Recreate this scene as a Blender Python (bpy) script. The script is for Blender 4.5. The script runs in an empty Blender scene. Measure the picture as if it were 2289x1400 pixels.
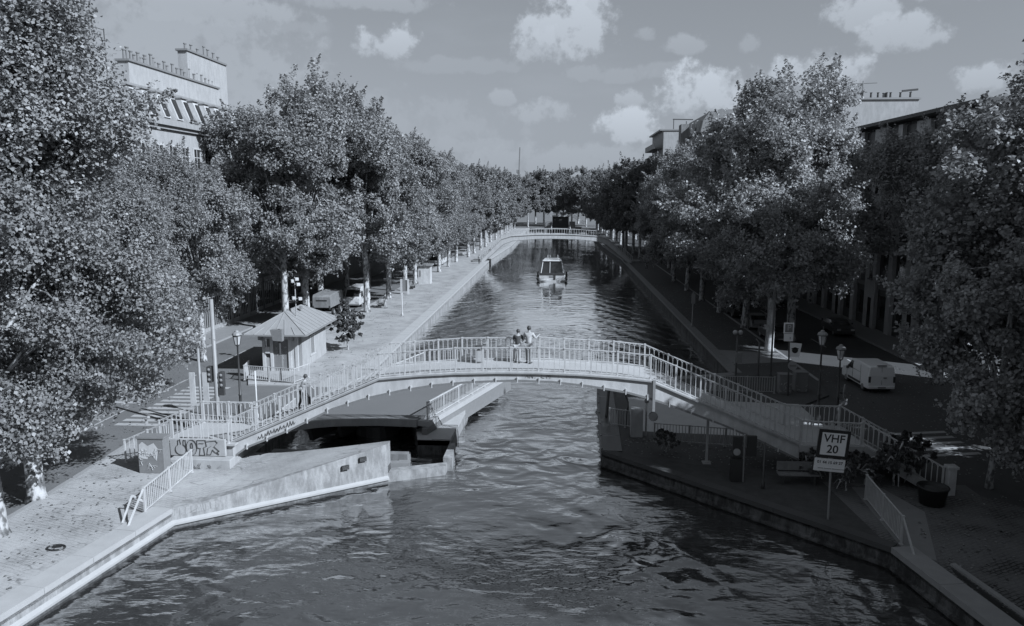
import bpy, bmesh, math, random
import numpy as np
from mathutils import Vector, Matrix
R = math.radians
rnd = random.Random(7)
sc = bpy.context.scene
col = sc.collection

# ------------------------------------------------------------------ camera
PITCH, YAW, EYE = 8.761, 3.51, 13.0
cam = bpy.data.cameras.new('Camera'); cam.sensor_width = 36.0
cam.lens = 36.0*1700/2289; cam.clip_start = 0.1; cam.clip_end = 6000
co = bpy.data.objects.new('Camera', cam); col.objects.link(co)
co.location = (0, 0, EYE); co.rotation_euler = (R(90-PITCH), 0, R(YAW))
sc.camera = co

# ------------------------------------------------------------------ object helpers
def tag(o, label=None, cat=None, group=None, kind=None):
    if label: o['label'] = label
    if cat: o['category'] = cat
    if group: o['group'] = group
    if kind: o['kind'] = kind
    return o
def empty(name, loc=(0, 0, 0), label=None, cat=None, group=None, rz=0.0):
    o = bpy.data.objects.new(name, None); col.objects.link(o)
    o.location = loc; o.rotation_euler = (0, 0, rz); o.empty_display_size = .3
    return tag(o, label, cat, group)
def wloc(o):
    p = Vector((0, 0, 0))
    while o is not None:
        p = p + o.location; o = o.parent
    return p
def link_mesh(name, me, parent=None, loc=None):
    o = bpy.data.objects.new(name, me); col.objects.link(o)
    if parent is not None: o.parent = parent
    if loc is not None: o.location = loc
    return o
def kids(o):
    return [c for c in bpy.data.objects if c.parent is o]
def copy_tree(o, parent=None, loc=None, rz=None, label=None, group=None, _map=None):
    c = o.copy(); col.objects.link(c)
    if parent is not None: c.parent = parent
    if loc is not None: c.location = loc
    if rz is not None: c.rotation_euler = (0, 0, rz)
    if label: c['label'] = label
    if group: c['group'] = group
    for ch in o.children: copy_tree(ch, c)
    return c

class MB:
    """collects shapes given in world coordinates into one mesh"""
    def __init__(s): s.v = []; s.f = []; s.m = []; s.cur = 0
    def add(s, vs, fs):
        b = len(s.v); s.v.extend(tuple(p) for p in vs)
        for f in fs: s.f.append(tuple(b+i for i in f)); s.m.append(s.cur)
        return s
    def box(s, x0, x1, y0, y1, z0, z1):
        return s.add([(x0,y0,z0),(x1,y0,z0),(x1,y1,z0),(x0,y1,z0),(x0,y0,z1),(x1,y0,z1),(x1,y1,z1),(x0,y1,z1)],
                     [(3,2,1,0),(4,5,6,7),(0,1,5,4),(1,2,6,5),(2,3,7,6),(3,0,4,7)])
    def hexa(s, pts8):
        return s.add(pts8, [(3,2,1,0),(4,5,6,7),(0,1,5,4),(1,2,6,5),(2,3,7,6),(3,0,4,7)])
    def obox(s, c, sx, sy, sz, rz=0.0):
        ca, sa = math.cos(rz), math.sin(rz); p = []
        for dz in (-.5, .5):
            for dx, dy in ((-.5,-.5),(.5,-.5),(.5,.5),(-.5,.5)):
                x, y = dx*sx, dy*sy
                p.append((c[0]+x*ca-y*sa, c[1]+x*sa+y*ca, c[2]+dz*sz))
        return s.hexa(p)
    def bar(s, p0, p1, w, h=None, up=(0, 0, 1)):
        h = w if h is None else h
        p0, p1 = Vector(p0), Vector(p1); d = (p1-p0)
        if d.length < 1e-6: return s
        d.normalize(); u = Vector(up)
        if abs(d.dot(u)) > .98: u = Vector((0, 1, 0))
        a = d.cross(u).normalized(); b = a.cross(d).normalized()
        p = []
        for q in (p0, p1):
            for i, j in ((-.5,-.5),(.5,-.5),(.5,.5),(-.5,.5)): p.append(q+a*(i*w)+b*(j*h))
        return s.hexa(p)
    def tube(s, pts, rad, n=8, cap=True):
        pts = [Vector(p) for p in pts]
        if not isinstance(rad, (list, tuple)): rad = [rad]*len(pts)
        base = len(s.v); m = len(pts); ref = None
        for i, p in enumerate(pts):
            d = (pts[min(i+1, m-1)]-pts[max(i-1, 0)]).normalized()
            if ref is None:
                ref = Vector((1, 0, 0)) if abs(d.x) < .8 else Vector((0, 1, 0))
            a = (ref - d*ref.dot(d)).normalized(); ref = a; b = d.cross(a)
            for k in range(n):
                t = 2*math.pi*k/n
                s.v.append(tuple(p+a*(math.cos(t)*rad[i])+b*(math.sin(t)*rad[i])))
        for i in range(m-1):
            for k in range(n):
                k2 = (k+1) % n
                s.f.append((base+i*n+k, base+i*n+k2, base+(i+1)*n+k2, base+(i+1)*n+k)); s.m.append(s.cur)
        if cap:
            s.f.append(tuple(base+k for k in reversed(range(n)))); s.m.append(s.cur)
            s.f.append(tuple(base+(m-1)*n+k for k in range(n))); s.m.append(s.cur)
        return s
    def lathe(s, prof, c=(0, 0, 0), n=12, rot=0.0):
        base = len(s.v)
        for r, z in prof:
            for k in range(n):
                t = 2*math.pi*k/n+rot; s.v.append((c[0]+r*math.cos(t), c[1]+r*math.sin(t), c[2]+z))
        for i in range(len(prof)-1):
            for k in range(n):
                k2 = (k+1) % n
                s.f.append((base+i*n+k, base+i*n+k2, base+(i+1)*n+k2, base+(i+1)*n+k)); s.m.append(s.cur)
        s.f.append(tuple(base+k for k in reversed(range(n)))); s.m.append(s.cur)
        s.f.append(tuple(base+(len(prof)-1)*n+k for k in range(n))); s.m.append(s.cur)
        return s
    def prism(s, poly, z0, z1, bottom=True):
        n = len(poly); a = sum(poly[i][0]*poly[(i+1)%n][1]-poly[(i+1)%n][0]*poly[i][1] for i in range(n))
        if a < 0: poly = list(reversed(poly))
        zz = (lambda i, z: z[i] if isinstance(z, (list, tuple)) else z)
        vs = [(p[0], p[1], zz(i, z0)) for i, p in enumerate(poly)]+[(p[0], p[1], zz(i, z1)) for i, p in enumerate(poly)]
        fs = [tuple(range(n, 2*n))]+[(i, (i+1)%n, n+(i+1)%n, n+i) for i in range(n)]
        if bottom: fs.append(tuple(reversed(range(n))))
        return s.add(vs, fs)
    def extr(s, poly_xz, y0, y1):
        """polygon in x,z extruded along y"""
        n = len(poly_xz); a = sum(poly_xz[i][0]*poly_xz[(i+1)%n][1]-poly_xz[(i+1)%n][0]*poly_xz[i][1] for i in range(n))
        if a < 0: poly_xz = list(reversed(poly_xz))
        vs = [(p[0], y0, p[1]) for p in poly_xz]+[(p[0], y1, p[1]) for p in poly_xz]
        return s.add(vs, [tuple(range(n)), tuple(reversed(range(n, 2*n)))]+[((i+1)%n, i, n+i, n+(i+1)%n) for i in range(n)])
    def ball(s, c, r, n=10, m=7, sz=1.0):
        prof = [(max(r*math.sin(math.pi*i/m), 1e-4), -r*sz*math.cos(math.pi*i/m)) for i in range(m+1)]
        return s.lathe(prof, c, n)
    def build(s, name, mats, parent=None, smooth=False, loc=None, bevel=0.0, bseg=2):
        me = bpy.data.meshes.new(name)
        off = wloc(parent) if parent is not None else Vector(loc or (0, 0, 0))
        me.from_pydata([tuple(Vector(p)-off) for p in s.v], [], s.f)
        if not isinstance(mats, (list, tuple)): mats = [mats]
        for m in mats: me.materials.append(m)
        if len(mats) > 1: me.polygons.foreach_set('material_index', s.m)
        if smooth: me.polygons.foreach_set('use_smooth', [True]*len(me.polygons))
        bm = bmesh.new(); bm.from_mesh(me); bmesh.ops.recalc_face_normals(bm, faces=bm.faces); bm.to_mesh(me); bm.free()
        me.update()
        o = link_mesh(name, me, parent, None if parent is not None else off)
        if bevel > 0:
            md = o.modifiers.new('bevel', 'BEVEL'); md.width = bevel; md.segments = bseg; md.limit_method = 'ANGLE'; md.angle_limit = R(40)
        return o
    def struct(s, name, mats, **k):
        return tag(s.build(name, mats, **k), kind='structure')

# ------------------------------------------------------------------ materials
def newmat(name):
    m = bpy.data.materials.new(name); m.use_nodes = True
    nt = m.node_tree; nt.nodes.clear()
    out = nt.nodes.new('ShaderNodeOutputMaterial')
    return m, nt, out
def N(nt, typ, ins=None, **props):
    n = nt.nodes.new(typ)
    for k, v in props.items(): setattr(n, k, v)
    for k, v in (ins or {}).items():
        if isinstance(v, bpy.types.NodeSocket): nt.links.new(v, n.inputs[k])
        else: n.inputs[k].default_value = v
    return n
def g(v, a=1.0): return (v, v, v, a)
def math_(nt, op, a, b=None, c=None, clamp=False):
    ins = {0: a}
    if b is not None: ins[1] = b
    if c is not None: ins[2] = c
    return N(nt, 'ShaderNodeMath', ins, operation=op, use_clamp=clamp).outputs[0]
def ramp(nt, fac, stops):
    n = N(nt, 'ShaderNodeValToRGB', {'Fac': fac}); e = n.color_ramp.elements
    while len(e) < len(stops): e.new(.5)
    for i, (p, v) in enumerate(stops): e[i].position = p; e[i].color = g(v)
    return n.outputs[0]
def plain(name, v, rough=.6, var=.12, scale=3.0, bump=0.0, bscale=40., metal=0.0, spec=.5, streak=0.0, stain=None, space='Object'):
    """grey paint / stone / metal with blotches, vertical streaks and fine grain"""
    if v > .25: v *= .76
    m, nt, out = newmat(name)
    tc = N(nt, 'ShaderNodeTexCoord').outputs[space]
    n1 = N(nt, 'ShaderNodeTexNoise', {'Vector': tc, 'Scale': scale, 'Detail': 6., 'Roughness': .65}).outputs['Fac']
    fac = math_(nt, 'MULTIPLY_ADD', n1, 2*var*2, 1-2*var)
    if streak > 0:
        mp = N(nt, 'ShaderNodeMapping', {'Vector': tc, 'Scale': (1.3, 1.3, .45)}).outputs[0]
        n2 = N(nt, 'ShaderNodeTexNoise', {'Vector': mp, 'Scale': 1.9, 'Detail': 7., 'Roughness': .7}).outputs['Fac']
        st = ramp(nt, n2, [(.42, 1.0-streak), (.62, 1.0)])
        fac = math_(nt, 'MULTIPLY', fac, st)
    n3 = N(nt, 'ShaderNodeTexNoise', {'Vector': tc, 'Scale': 45., 'Detail': 2.}).outputs['Fac']
    fac = math_(nt, 'MULTIPLY', fac, math_(nt, 'MULTIPLY_ADD', n3, .3, .85))
    val = math_(nt, 'MULTIPLY', fac, v)
    cc = N(nt, 'ShaderNodeCombineColor', {0: val, 1: val, 2: val}).outputs[0]
    bs = N(nt, 'ShaderNodeBsdfPrincipled', {'Base Color': cc, 'Roughness': rough, 'Metallic': metal, 'Specular IOR Level': spec})
    if bump > 0:
        nb = N(nt, 'ShaderNodeTexNoise', {'Vector': tc, 'Scale': bscale, 'Detail': 4.}).outputs['Fac']
        bp = N(nt, 'ShaderNodeBump', {'Height': nb, 'Strength': bump, 'Distance': .02})
        nt.links.new(bp.outputs[0], bs.inputs['Normal'])
    nt.links.new(bs.outputs[0], out.inputs[0])
    return m
def paving(name, v, joint, sx, sy, rot=0.0, var=.35, wear=.3, mortar=.06, crack=0.0):
    """stone setts in rows with dark joints, worn away in patches"""
    if v > .25: v *= .8
    m, nt, out = newmat(name)
    tc = N(nt, 'ShaderNodeTexCoord').outputs['Object']
    wob = N(nt, 'ShaderNodeTexNoise', {'Vector': tc, 'Scale': 1.7, 'Detail': 3.}).outputs['Color']
    wv = N(nt, 'ShaderNodeVectorMath', {0: wob, 1: (.5, .5, .5)}, operation='SUBTRACT').outputs[0]
    ws = N(nt, 'ShaderNodeVectorMath', {0: wv, 'Scale': .16}, operation='SCALE').outputs[0]
    p = N(nt, 'ShaderNodeVectorMath', {0: tc, 1: ws}, operation='ADD').outputs[0]
    mp = N(nt, 'ShaderNodeMapping', {'Vector': p, 'Rotation': (0, 0, rot)}).outputs[0]
    br = N(nt, 'ShaderNodeTexBrick', {'Vector': mp, 'Color1': g(1-var*.5), 'Color2': g(1+var*.3), 'Mortar': g(joint), 'Scale': 1.0,
                                      'Mortar Size': mortar*sy, 'Mortar Smooth': .3, 'Brick Width': sx, 'Row Height': sy})
    bw = N(nt, 'ShaderNodeRGBToBW', {0: br.outputs['Color']}).outputs[0]
    big = N(nt, 'ShaderNodeTexNoise', {'Vector': tc, 'Scale': .45, 'Detail': 5., 'Roughness': .6}).outputs['Fac']
    wr = ramp(nt, big, [(.46-wear*.3, 0.0), (.46+wear*.25, 1.0)])
    mixf = N(nt, 'ShaderNodeMix', {'Factor': wr, 2: bw, 3: math_(nt, 'MULTIPLY_ADD', bw, .25, .78)}, data_type='FLOAT').outputs[0]
    fine = N(nt, 'ShaderNodeTexNoise', {'Vector': tc, 'Scale': 14., 'Detail': 6., 'Roughness': .7}).outputs['Fac']
    val = math_(nt, 'MULTIPLY', mixf, math_(nt, 'MULTIPLY_ADD', fine, .7, .65))
    val = math_(nt, 'MULTIPLY', val, math_(nt, 'MULTIPLY_ADD', big, .9, .55))
    val = math_(nt, 'MULTIPLY', val, v)
    if crack > 0:     # open joints and cracks that wander along the rows
        cp = N(nt, 'ShaderNodeVectorMath', {0: N(nt, 'ShaderNodeMapping', {'Vector': tc, 'Rotation': (0, 0, rot), 'Scale': (.55, 1.5, 1)}).outputs[0], 1: ws}, operation='ADD').outputs[0]
        vd = N(nt, 'ShaderNodeTexVoronoi', {'Vector': cp, 'Scale': 1.1}, feature='DISTANCE_TO_EDGE').outputs['Distance']
        cm = N(nt, 'ShaderNodeTexNoise', {'Vector': tc, 'Scale': .8, 'Detail': 3.}).outputs['Fac']
        ck = math_(nt, 'MULTIPLY', ramp(nt, vd, [(.015, 1.0), (.04, 0.0)]), ramp(nt, cm, [(.48, 0.0), (.58, 1.0)]))
        val = math_(nt, 'MULTIPLY', val, math_(nt, 'MULTIPLY_ADD', ck, -crack, 1.0))
    cc = N(nt, 'ShaderNodeCombineColor', {0: val, 1: val, 2: val}).outputs[0]
    bs = N(nt, 'ShaderNodeBsdfPrincipled', {'Base Color': cc, 'Roughness': .8, 'Specular IOR Level': .3})
    bp = N(nt, 'ShaderNodeBump', {'Height': mixf, 'Strength': .6, 'Distance': .03})
    nt.links.new(bp.outputs[0], bs.inputs['Normal'])
    nt.links.new(bs.outputs[0], out.inputs[0])
    return m
def leafmat(name, v, var=.5, transl=.35, spec=.3):
    m, nt, out = newmat(name)
    ge = N(nt, 'ShaderNodeNewGeometry'); oi = N(nt, 'ShaderNodeObjectInfo')
    r1 = math_(nt, 'MULTIPLY_ADD', ge.outputs['Random Per Island'], var, 1-var*.5)
    r2 = math_(nt, 'MULTIPLY_ADD', oi.outputs['Random'], .3, .85)
    val = math_(nt, 'MULTIPLY', math_(nt, 'MULTIPLY', r1, r2), v)
    cc = N(nt, 'ShaderNodeCombineColor', {0: val, 1: val, 2: val}).outputs[0]
    bs = N(nt, 'ShaderNodeBsdfPrincipled', {'Base Color': cc, 'Roughness': .42, 'Specular IOR Level': spec})
    tr = N(nt, 'ShaderNodeBsdfTranslucent', {'Color': cc})
    mx = N(nt, 'ShaderNodeMixShader', {0: transl, 1: bs.outputs[0], 2: tr.outputs[0]})
    nt.links.new(mx.outputs[0], out.inputs[0])
    return m
def bark(name):
    m, nt, out = newmat(name)
    tc = N(nt, 'ShaderNodeTexCoord').outputs['Object']
    mp = N(nt, 'ShaderNodeMapping', {'Vector': tc, 'Scale': (1.6, 1.6, .8)}).outputs[0]
    n1 = N(nt, 'ShaderNodeTexNoise', {'Vector': mp, 'Scale': 2.6, 'Detail': 4., 'Roughness': .55}).outputs['Fac']
    val = ramp(nt, n1, [(.40, .10), (.47, .2), (.5, .34), (.6, .42)])
    bs = N(nt, 'ShaderNodeBsdfPrincipled', {'Base Color': val, 'Roughness': .85})
    nb = N(nt, 'ShaderNodeTexNoise', {'Vector': tc, 'Scale': 18., 'Detail': 5.}).outputs['Fac']
    nt.links.new(N(nt, 'ShaderNodeBump', {'Height': nb, 'Strength': .5, 'Distance': .03}).outputs[0], bs.inputs['Normal'])
    nt.links.new(bs.outputs[0], out.inputs[0])
    return m
def glassmat(name, v=.03, rough=.08):
    m, nt, out = newmat(name)
    tc = N(nt, 'ShaderNodeTexCoord').outputs['Object']
    n1 = N(nt, 'ShaderNodeTexNoise', {'Vector': tc, 'Scale': .8, 'Detail': 2.}).outputs['Fac']
    val = math_(nt, 'MULTIPLY', n1, 2*v)
    cc = N(nt, 'ShaderNodeCombineColor', {0: val, 1: val, 2: val}).outputs[0]
    bs = N(nt, 'ShaderNodeBsdfPrincipled', {'Base Color': cc, 'Roughness': rough, 'Specular IOR Level': .7})
    nt.links.new(bs.outputs[0], out.inputs[0]); return m
def watermat(name):
    m, nt, out = newmat(name)
    tc = N(nt, 'ShaderNodeTexCoord').outputs['Object']
    sep = N(nt, 'ShaderNodeSeparateXYZ', {0: tc})
    # slow swirl that bends every ripple train
    sw = N(nt, 'ShaderNodeTexNoise', {'Vector': tc, 'Scale': .12, 'Detail': 2.}).outputs['Color']
    swv = N(nt, 'ShaderNodeVectorMath', {0: N(nt, 'ShaderNodeVectorMath', {0: sw, 1: (.5, .5, .5)}, operation='SUBTRACT').outputs[0], 'Scale': 2.0}, operation='SCALE').outputs[0]
    p = N(nt, 'ShaderNodeVectorMath', {0: tc, 1: swv}, operation='ADD').outputs[0]
    big = N(nt, 'ShaderNodeTexNoise', {'Vector': N(nt, 'ShaderNodeMapping', {'Vector': p, 'Scale': (.9, 1.0, 1)}).outputs[0], 'Scale': .85, 'Detail': 1.6, 'Roughness': .35, 'Distortion': .5}).outputs['Fac']
    mid = N(nt, 'ShaderNodeTexNoise', {'Vector': N(nt, 'ShaderNodeMapping', {'Vector': p, 'Scale': (.55, 1.35, 1)}).outputs[0], 'Scale': 2.7, 'Detail': 3., 'Roughness': .5}).outputs['Fac']
    fine = N(nt, 'ShaderNodeTexNoise', {'Vector': N(nt, 'ShaderNodeMapping', {'Vector': p, 'Scale': (.6, 1.5, 1)}).outputs[0], 'Scale': 7., 'Detail': 3.}).outputs['Fac']
    # wind patches: where the fine ripples stand
    patch = ramp(nt, N(nt, 'ShaderNodeTexNoise', {'Vector': tc, 'Scale': .14, 'Detail': 3.}).outputs['Fac'], [(.42, .25), (.62, 1.0)])
    # wake of the cruiser: V shaped ripple trains behind the stern (boat at x=-1, y=113)
    dx = math_(nt, 'ABSOLUTE', math_(nt, 'ADD', sep.outputs[0], 1.0))
    dy = math_(nt, 'SUBTRACT', 114.0, sep.outputs[1])
    ph = math_(nt, 'MULTIPLY', math_(nt, 'ADD', math_(nt, 'MULTIPLY', dx, .9), math_(nt, 'MULTIPLY', dy, -.42)), 3.3)
    wk = math_(nt, 'SINE', math_(nt, 'ADD', ph, math_(nt, 'MULTIPLY', mid, 5.0)))
    inside = math_(nt, 'MULTIPLY', math_(nt, 'SMOOTH_MIN', 1.0, math_(nt, 'MULTIPLY', math_(nt, 'MAXIMUM', dy, 0.0), .06), .3),
                   ramp(nt, math_(nt, 'DIVIDE', dx, 16.0), [(.12, 0.0), (.4, 1.0)]))
    inside = math_(nt, 'MULTIPLY', inside, ramp(nt, math_(nt, 'DIVIDE', sep.outputs[1], 100.0), [(.5, 0.), (.6, 1.)]))
    gust = ramp(nt, N(nt, 'ShaderNodeTexNoise', {'Vector': tc, 'Scale': .1, 'Detail': 2., 'Roughness': .5}).outputs['Fac'], [(.38, .3), (.62, 1.0)])
    h = math_(nt, 'MULTIPLY', math_(nt, 'MULTIPLY', big, 2.0), gust)
    h = math_(nt, 'ADD', h, math_(nt, 'MULTIPLY', math_(nt, 'MULTIPLY', mid, .45), patch))
    h = math_(nt, 'ADD', h, math_(nt, 'MULTIPLY', math_(nt, 'MULTIPLY', fine, .03), patch))
    # calmer beyond the open basin so that reflections hold together
    calm = ramp(nt, math_(nt, 'DIVIDE', sep.outputs[1], 200.0), [(.2, 1.0), (.32, .6), (.5, .3), (.75, .12)])
    h = math_(nt, 'MULTIPLY', h, calm)
    h = math_(nt, 'ADD', h, math_(nt, 'MULTIPLY', math_(nt, 'MULTIPLY', wk, inside), .035))
    bp = N(nt, 'ShaderNodeBump', {'Height': h, 'Strength': 1.0, 'Distance': WATER_BUMP})
    fl = N(nt, 'ShaderNodeTexNoise', {'Vector': tc, 'Scale': 1.2, 'Detail': 8., 'Roughness': .75}).outputs['Fac']
    val = math_(nt, 'MULTIPLY_ADD', fl, .03, .022)
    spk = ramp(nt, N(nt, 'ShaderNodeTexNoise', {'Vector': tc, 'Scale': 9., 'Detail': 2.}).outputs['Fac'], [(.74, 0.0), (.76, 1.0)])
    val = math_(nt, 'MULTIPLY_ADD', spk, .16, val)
    cc = N(nt, 'ShaderNodeCombineColor', {0: val, 1: val, 2: val}).outputs[0]
    df = N(nt, 'ShaderNodeBsdfDiffuse', {'Color': cc, 'Normal': bp.outputs[0]})
    gl = N(nt, 'ShaderNodeBsdfGlossy', {'Color': g(1.0), 'Roughness': .0, 'Normal': bp.outputs[0]})
    fr = N(nt, 'ShaderNodeFresnel', {'IOR': 1.33, 'Normal': bp.outputs[0]}).outputs[0]
    mx = N(nt, 'ShaderNodeMixShader', {0: math_(nt, 'MULTIPLY_ADD', fr, 2.6, .12, clamp=True), 1: df.outputs[0], 2: gl.outputs[0]})
    nt.links.new(mx.outputs[0], out.inputs[0]); return m
WATER_BUMP, WATER_IOR = .14, 1.7

M = dict(
    concrete=plain('concrete', .42, .85, .10, 1.2, .25, 25, streak=.25),
    coping=plain('coping', .46, .8, .08, 1.5, .2, 30),
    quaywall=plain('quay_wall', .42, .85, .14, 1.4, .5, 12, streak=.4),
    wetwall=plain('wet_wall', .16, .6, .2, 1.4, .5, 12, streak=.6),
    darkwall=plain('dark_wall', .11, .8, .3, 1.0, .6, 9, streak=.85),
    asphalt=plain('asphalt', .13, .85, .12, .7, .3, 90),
    asphalt_dark=plain('asphalt_dark', .06, .85, .15, .6, .3, 90),  # shaded bank's asphalt, coloured darker to deepen the shade on it
    deckroad=plain('deck_road', .13, .8, .05, .5, .15, 90),
    quay=paving('quay_paving', .38, .75, .6, .3, 0.0, .14, .5, .05, .35),
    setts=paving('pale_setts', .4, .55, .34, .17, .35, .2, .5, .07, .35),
    setts_dark=paving('dark_setts', .13, .25, .3, .16, -.5, .35, .2, .16),  # shaded bank's setts, colour lowered to deepen their shade
    pavement=plain('pavement', .27, .85, .10, 1.5, .25, 60),
    kerb=plain('kerb_stone', .34, .8, .1, 2.0, .2, 40),
    mark=plain('road_paint', .45, .7, .15, 3.0, 0, 40),
    soil=plain('soil', .055, .95, .35, 2.2, .8, 8),
    white=plain('white_paint', .67, .45, .05, 2.5, 0, 40, streak=.2),
    offwhite=plain('offwhite', .42, .6, .08, 2.0, .1, 40, streak=.15),
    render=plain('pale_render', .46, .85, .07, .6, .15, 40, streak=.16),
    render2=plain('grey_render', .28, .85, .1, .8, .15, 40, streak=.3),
    zinc=plain('zinc', .36, .5, .08, 1.5, .05, 30, metal=.1),
    slate=plain('slate', .2, .55, .15, 2.5, .2, 20),
    darkslate=plain('dark_slate', .06, .6, .15, 2.5, .2, 20),
    grey=plain('grey_metal', .3, .5, .1, 4.0),
    midgrey=plain('mid_grey', .18, .6, .12, 4.0),
    dark=plain('dark_metal', .05, .45, .15, 5.0),
    sign=plain('sign_white', 1.0, .5, .03, 2.5, 0, 40),
    black=plain('black', .02, .5, .1, 5.0),
    ink=plain('ink', .03, .8, .05, 5.0),
    pale=plain('pale_ink', .55, .8, .05, 5.0),
    wood=plain('wood', .16, .7, .25, 6.0, .3, 20),
    graff=plain('sprayed', .34, .8, .5, 4.5, 0, 20),
    vanpaint=plain('van_paint', .98, .3, .03, 1.0),
    rubber=plain('rubber', .03, .8, .1, 6.0),
    glass=glassmat('glass', .03), lampglass=glassmat('lamp_glass', .45, .25),
    skin=plain('skin', .42, .6, .05, 8.), cloth_w=plain('white_cloth', .5, .9, .1, 9., .2, 60), cloth_d=plain('dark_cloth', .05, .9, .2, 9., .2, 60),
    cloth_g=plain('grey_cloth', .22, .9, .2, 9., .2, 60), cloth_m=plain('mid_cloth', .42, .9, .15, 9., .2, 60), hair=plain('hair', .05, .6, .3, 20.), hair_g=plain('grey_hair', .4, .6, .2, 20.),
    bark=bark('plane_bark'), bark_sunlit=plain('sunlit_bark', .75, .9, .4, 2.0, .5, 14, streak=.5), water=watermat('canal_water'),
    leaf=leafmat('leaf', .27, .45, .3), leaf_r=leafmat('leaf_shade_lifted', .32, .55, .3), leaf_far=leafmat('leaf_far', .23, .5, .2), leaf_litter=leafmat('leaf_litter', .19, .9, 0.05), leaf_bush=leafmat('leaf_bush', .1),  # shaded-bank leaves coloured lighter in place of fill light
)
# ------------------------------------------------------------------ light and sky
SUN_EL, SUN_AZ = 36.0, -30.0            # azimuth from +X towards -Y
EXPOSURE = 0.58
TINT = (.905, 1.0, 1.125)
sd = Vector((math.cos(R(SUN_EL))*math.cos(R(SUN_AZ)), math.cos(R(SUN_EL))*math.sin(R(SUN_AZ)), math.sin(R(SUN_EL))))
sun = bpy.data.lights.new('sun', 'SUN'); sun.energy = 5.0; sun.angle = R(.5); sun.color = (TINT[0]*.9, TINT[1]*.9, TINT[2]*.9)
so = bpy.data.objects.new('sun', sun); col.objects.link(so)
so.rotation_euler = sd.to_track_quat('Z', 'Y').to_euler(); so.location = (60, -30, 60)

def pix_azel(u, v):
    f, cx, cy = 1700., 1144.5, 700.
    p, y = R(PITCH), R(YAW)
    F = Vector((-math.sin(y)*math.cos(p), math.cos(y)*math.cos(p), -math.sin(p))); Rt = Vector((math.cos(y), math.sin(y), 0)); U = Rt.cross(F)
    d = (F+Rt*((u-cx)/f)-U*((v-cy)/f)).normalized()
    return math.atan2(d.x, d.y), math.asin(d.z)

w = bpy.data.worlds.new('World'); sc.world = w; w.use_nodes = True
nt = w.node_tree; nt.nodes.clear()
out = nt.nodes.new('ShaderNodeOutputWorld')
sky = N(nt, 'ShaderNodeTexSky', sky_type='NISHITA'); sky.sun_disc = False
sky.sun_elevation = R(SUN_EL); sky.sun_rotation = R(90-SUN_AZ); sky.air_density = 1.0; sky.dust_density = 1.5; sky.ozone_density = 1.0
SKY_GAIN, CLOUD_V, SKY_STR = .86, 2.9, .14
bw = N(nt, 'ShaderNodeRGBToBW', {0: sky.outputs[0]}).outputs[0]
skyv = math_(nt, 'MULTIPLY', math_(nt, 'POWER', bw, .5), SKY_GAIN)

tc = N(nt, 'ShaderNodeTexCoord').outputs['Generated']
sx = N(nt, 'ShaderNodeSeparateXYZ', {0: tc})
az = math_(nt, 'ARCTAN2', sx.outputs[0], sx.outputs[1]); el = math_(nt, 'ARCSINE', sx.outputs[2])
n1 = N(nt, 'ShaderNodeTexNoise', {'Vector': tc, 'Scale': 30., 'Detail': 9., 'Roughness': .62}).outputs['Fac']
n2 = N(nt, 'ShaderNodeTexNoise', {'Vector': N(nt, 'ShaderNodeMapping', {'Vector': tc, 'Scale': (1, 1, 3.2)}).outputs[0], 'Scale': 3.2, 'Detail': 8., 'Roughness': .6}).outputs['Fac']
nn = math_(nt, 'SUBTRACT', n1, .5)
# (u, v, rx, ry, density)  photograph pixels -> sky directions
CL = [(1255, 70, 92, 78, 1.0), (1310, 20, 60, 60, 1.), (1225, 110, 60, 50, .8), (868, 100, 66, 42, .95), (1570, 222, 88, 58, 1.), (1610, 200, 50, 40, .9), (1405, 290, 60, 42, 1.),
      (1540, 102, 60, 26, .5), (1825, 165, 105, 42, .9), (1930, 28, 66, 44, .85), (2035, 80, 80, 40, .8), (1215, 252, 62, 38, .6), (1410, 224, 36, 24, .7),
      (2185, 178, 48, 30, .8), (420, 22, 260, 42, .6), (1120, 222, 42, 22, .5), (820, 8, 180, 26, .5), (1675, 100, 26, 26, .4), (1440, 80, 30, 18, .4), (620, 60, 130, 20, .3), (2100, -40, 160, 50, .7), (60, 130, 560, 260, .5), (1250, 385, 900, 70, .4), (650, 320, 500, 120, .3), (1010, 150, 160, 22, .3), (1330, 170, 150, 26, .35), (1500, 160, 120, 20, .3), (1000, 330, 260, 26, .35)]
mask = None; shade = None
for (u, v, rx, ry, dn) in CL:
    a0, e0 = pix_azel(u, v); k_ = 1.22 if dn > .75 else 1.0; ra, re = k_*rx/1700., k_*ry/1700.
    da = math_(nt, 'DIVIDE', math_(nt, 'SUBTRACT', az, a0), ra)
    de = math_(nt, 'DIVIDE', math_(nt, 'SUBTRACT', el, e0), re)
    low = math_(nt, 'MULTIPLY', math_(nt, 'MINIMUM', de, 0.0), .5)      # flatter undersides
    q = math_(nt, 'ADD', math_(nt, 'POWER', da, 2.0), math_(nt, 'POWER', math_(nt, 'ADD', de, low), 2.0))
    b = math_(nt, 'SUBTRACT', 1.0, q)
    b = math_(nt, 'ADD', b, math_(nt, 'MULTIPLY', nn, 4.4))
    b = math_(nt, 'MULTIPLY', N(nt, 'ShaderNodeMapRange', {0: b, 1: -.1, 2: .78}, interpolation_type='SMOOTHSTEP').outputs[0], dn)
    s = math_(nt, 'MULTIPLY', b, math_(nt, 'MULTIPLY_ADD', de, .5, .62, clamp=True))
    if mask is None: mask, shade = b, s
    else:
        mask = math_(nt, 'MAXIMUM', mask, b); shade = math_(nt, 'MAXIMUM', shade, s)
wisp = N(nt, 'ShaderNodeMapRange', {0: n2, 1: .52, 2: .75}, interpolation_type='SMOOTHSTEP').outputs[0]
hi = N(nt, 'ShaderNodeMapRange', {0: el, 1: .30, 2: .42}).outputs[0]    # broken cloud overhead, above the frame
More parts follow.
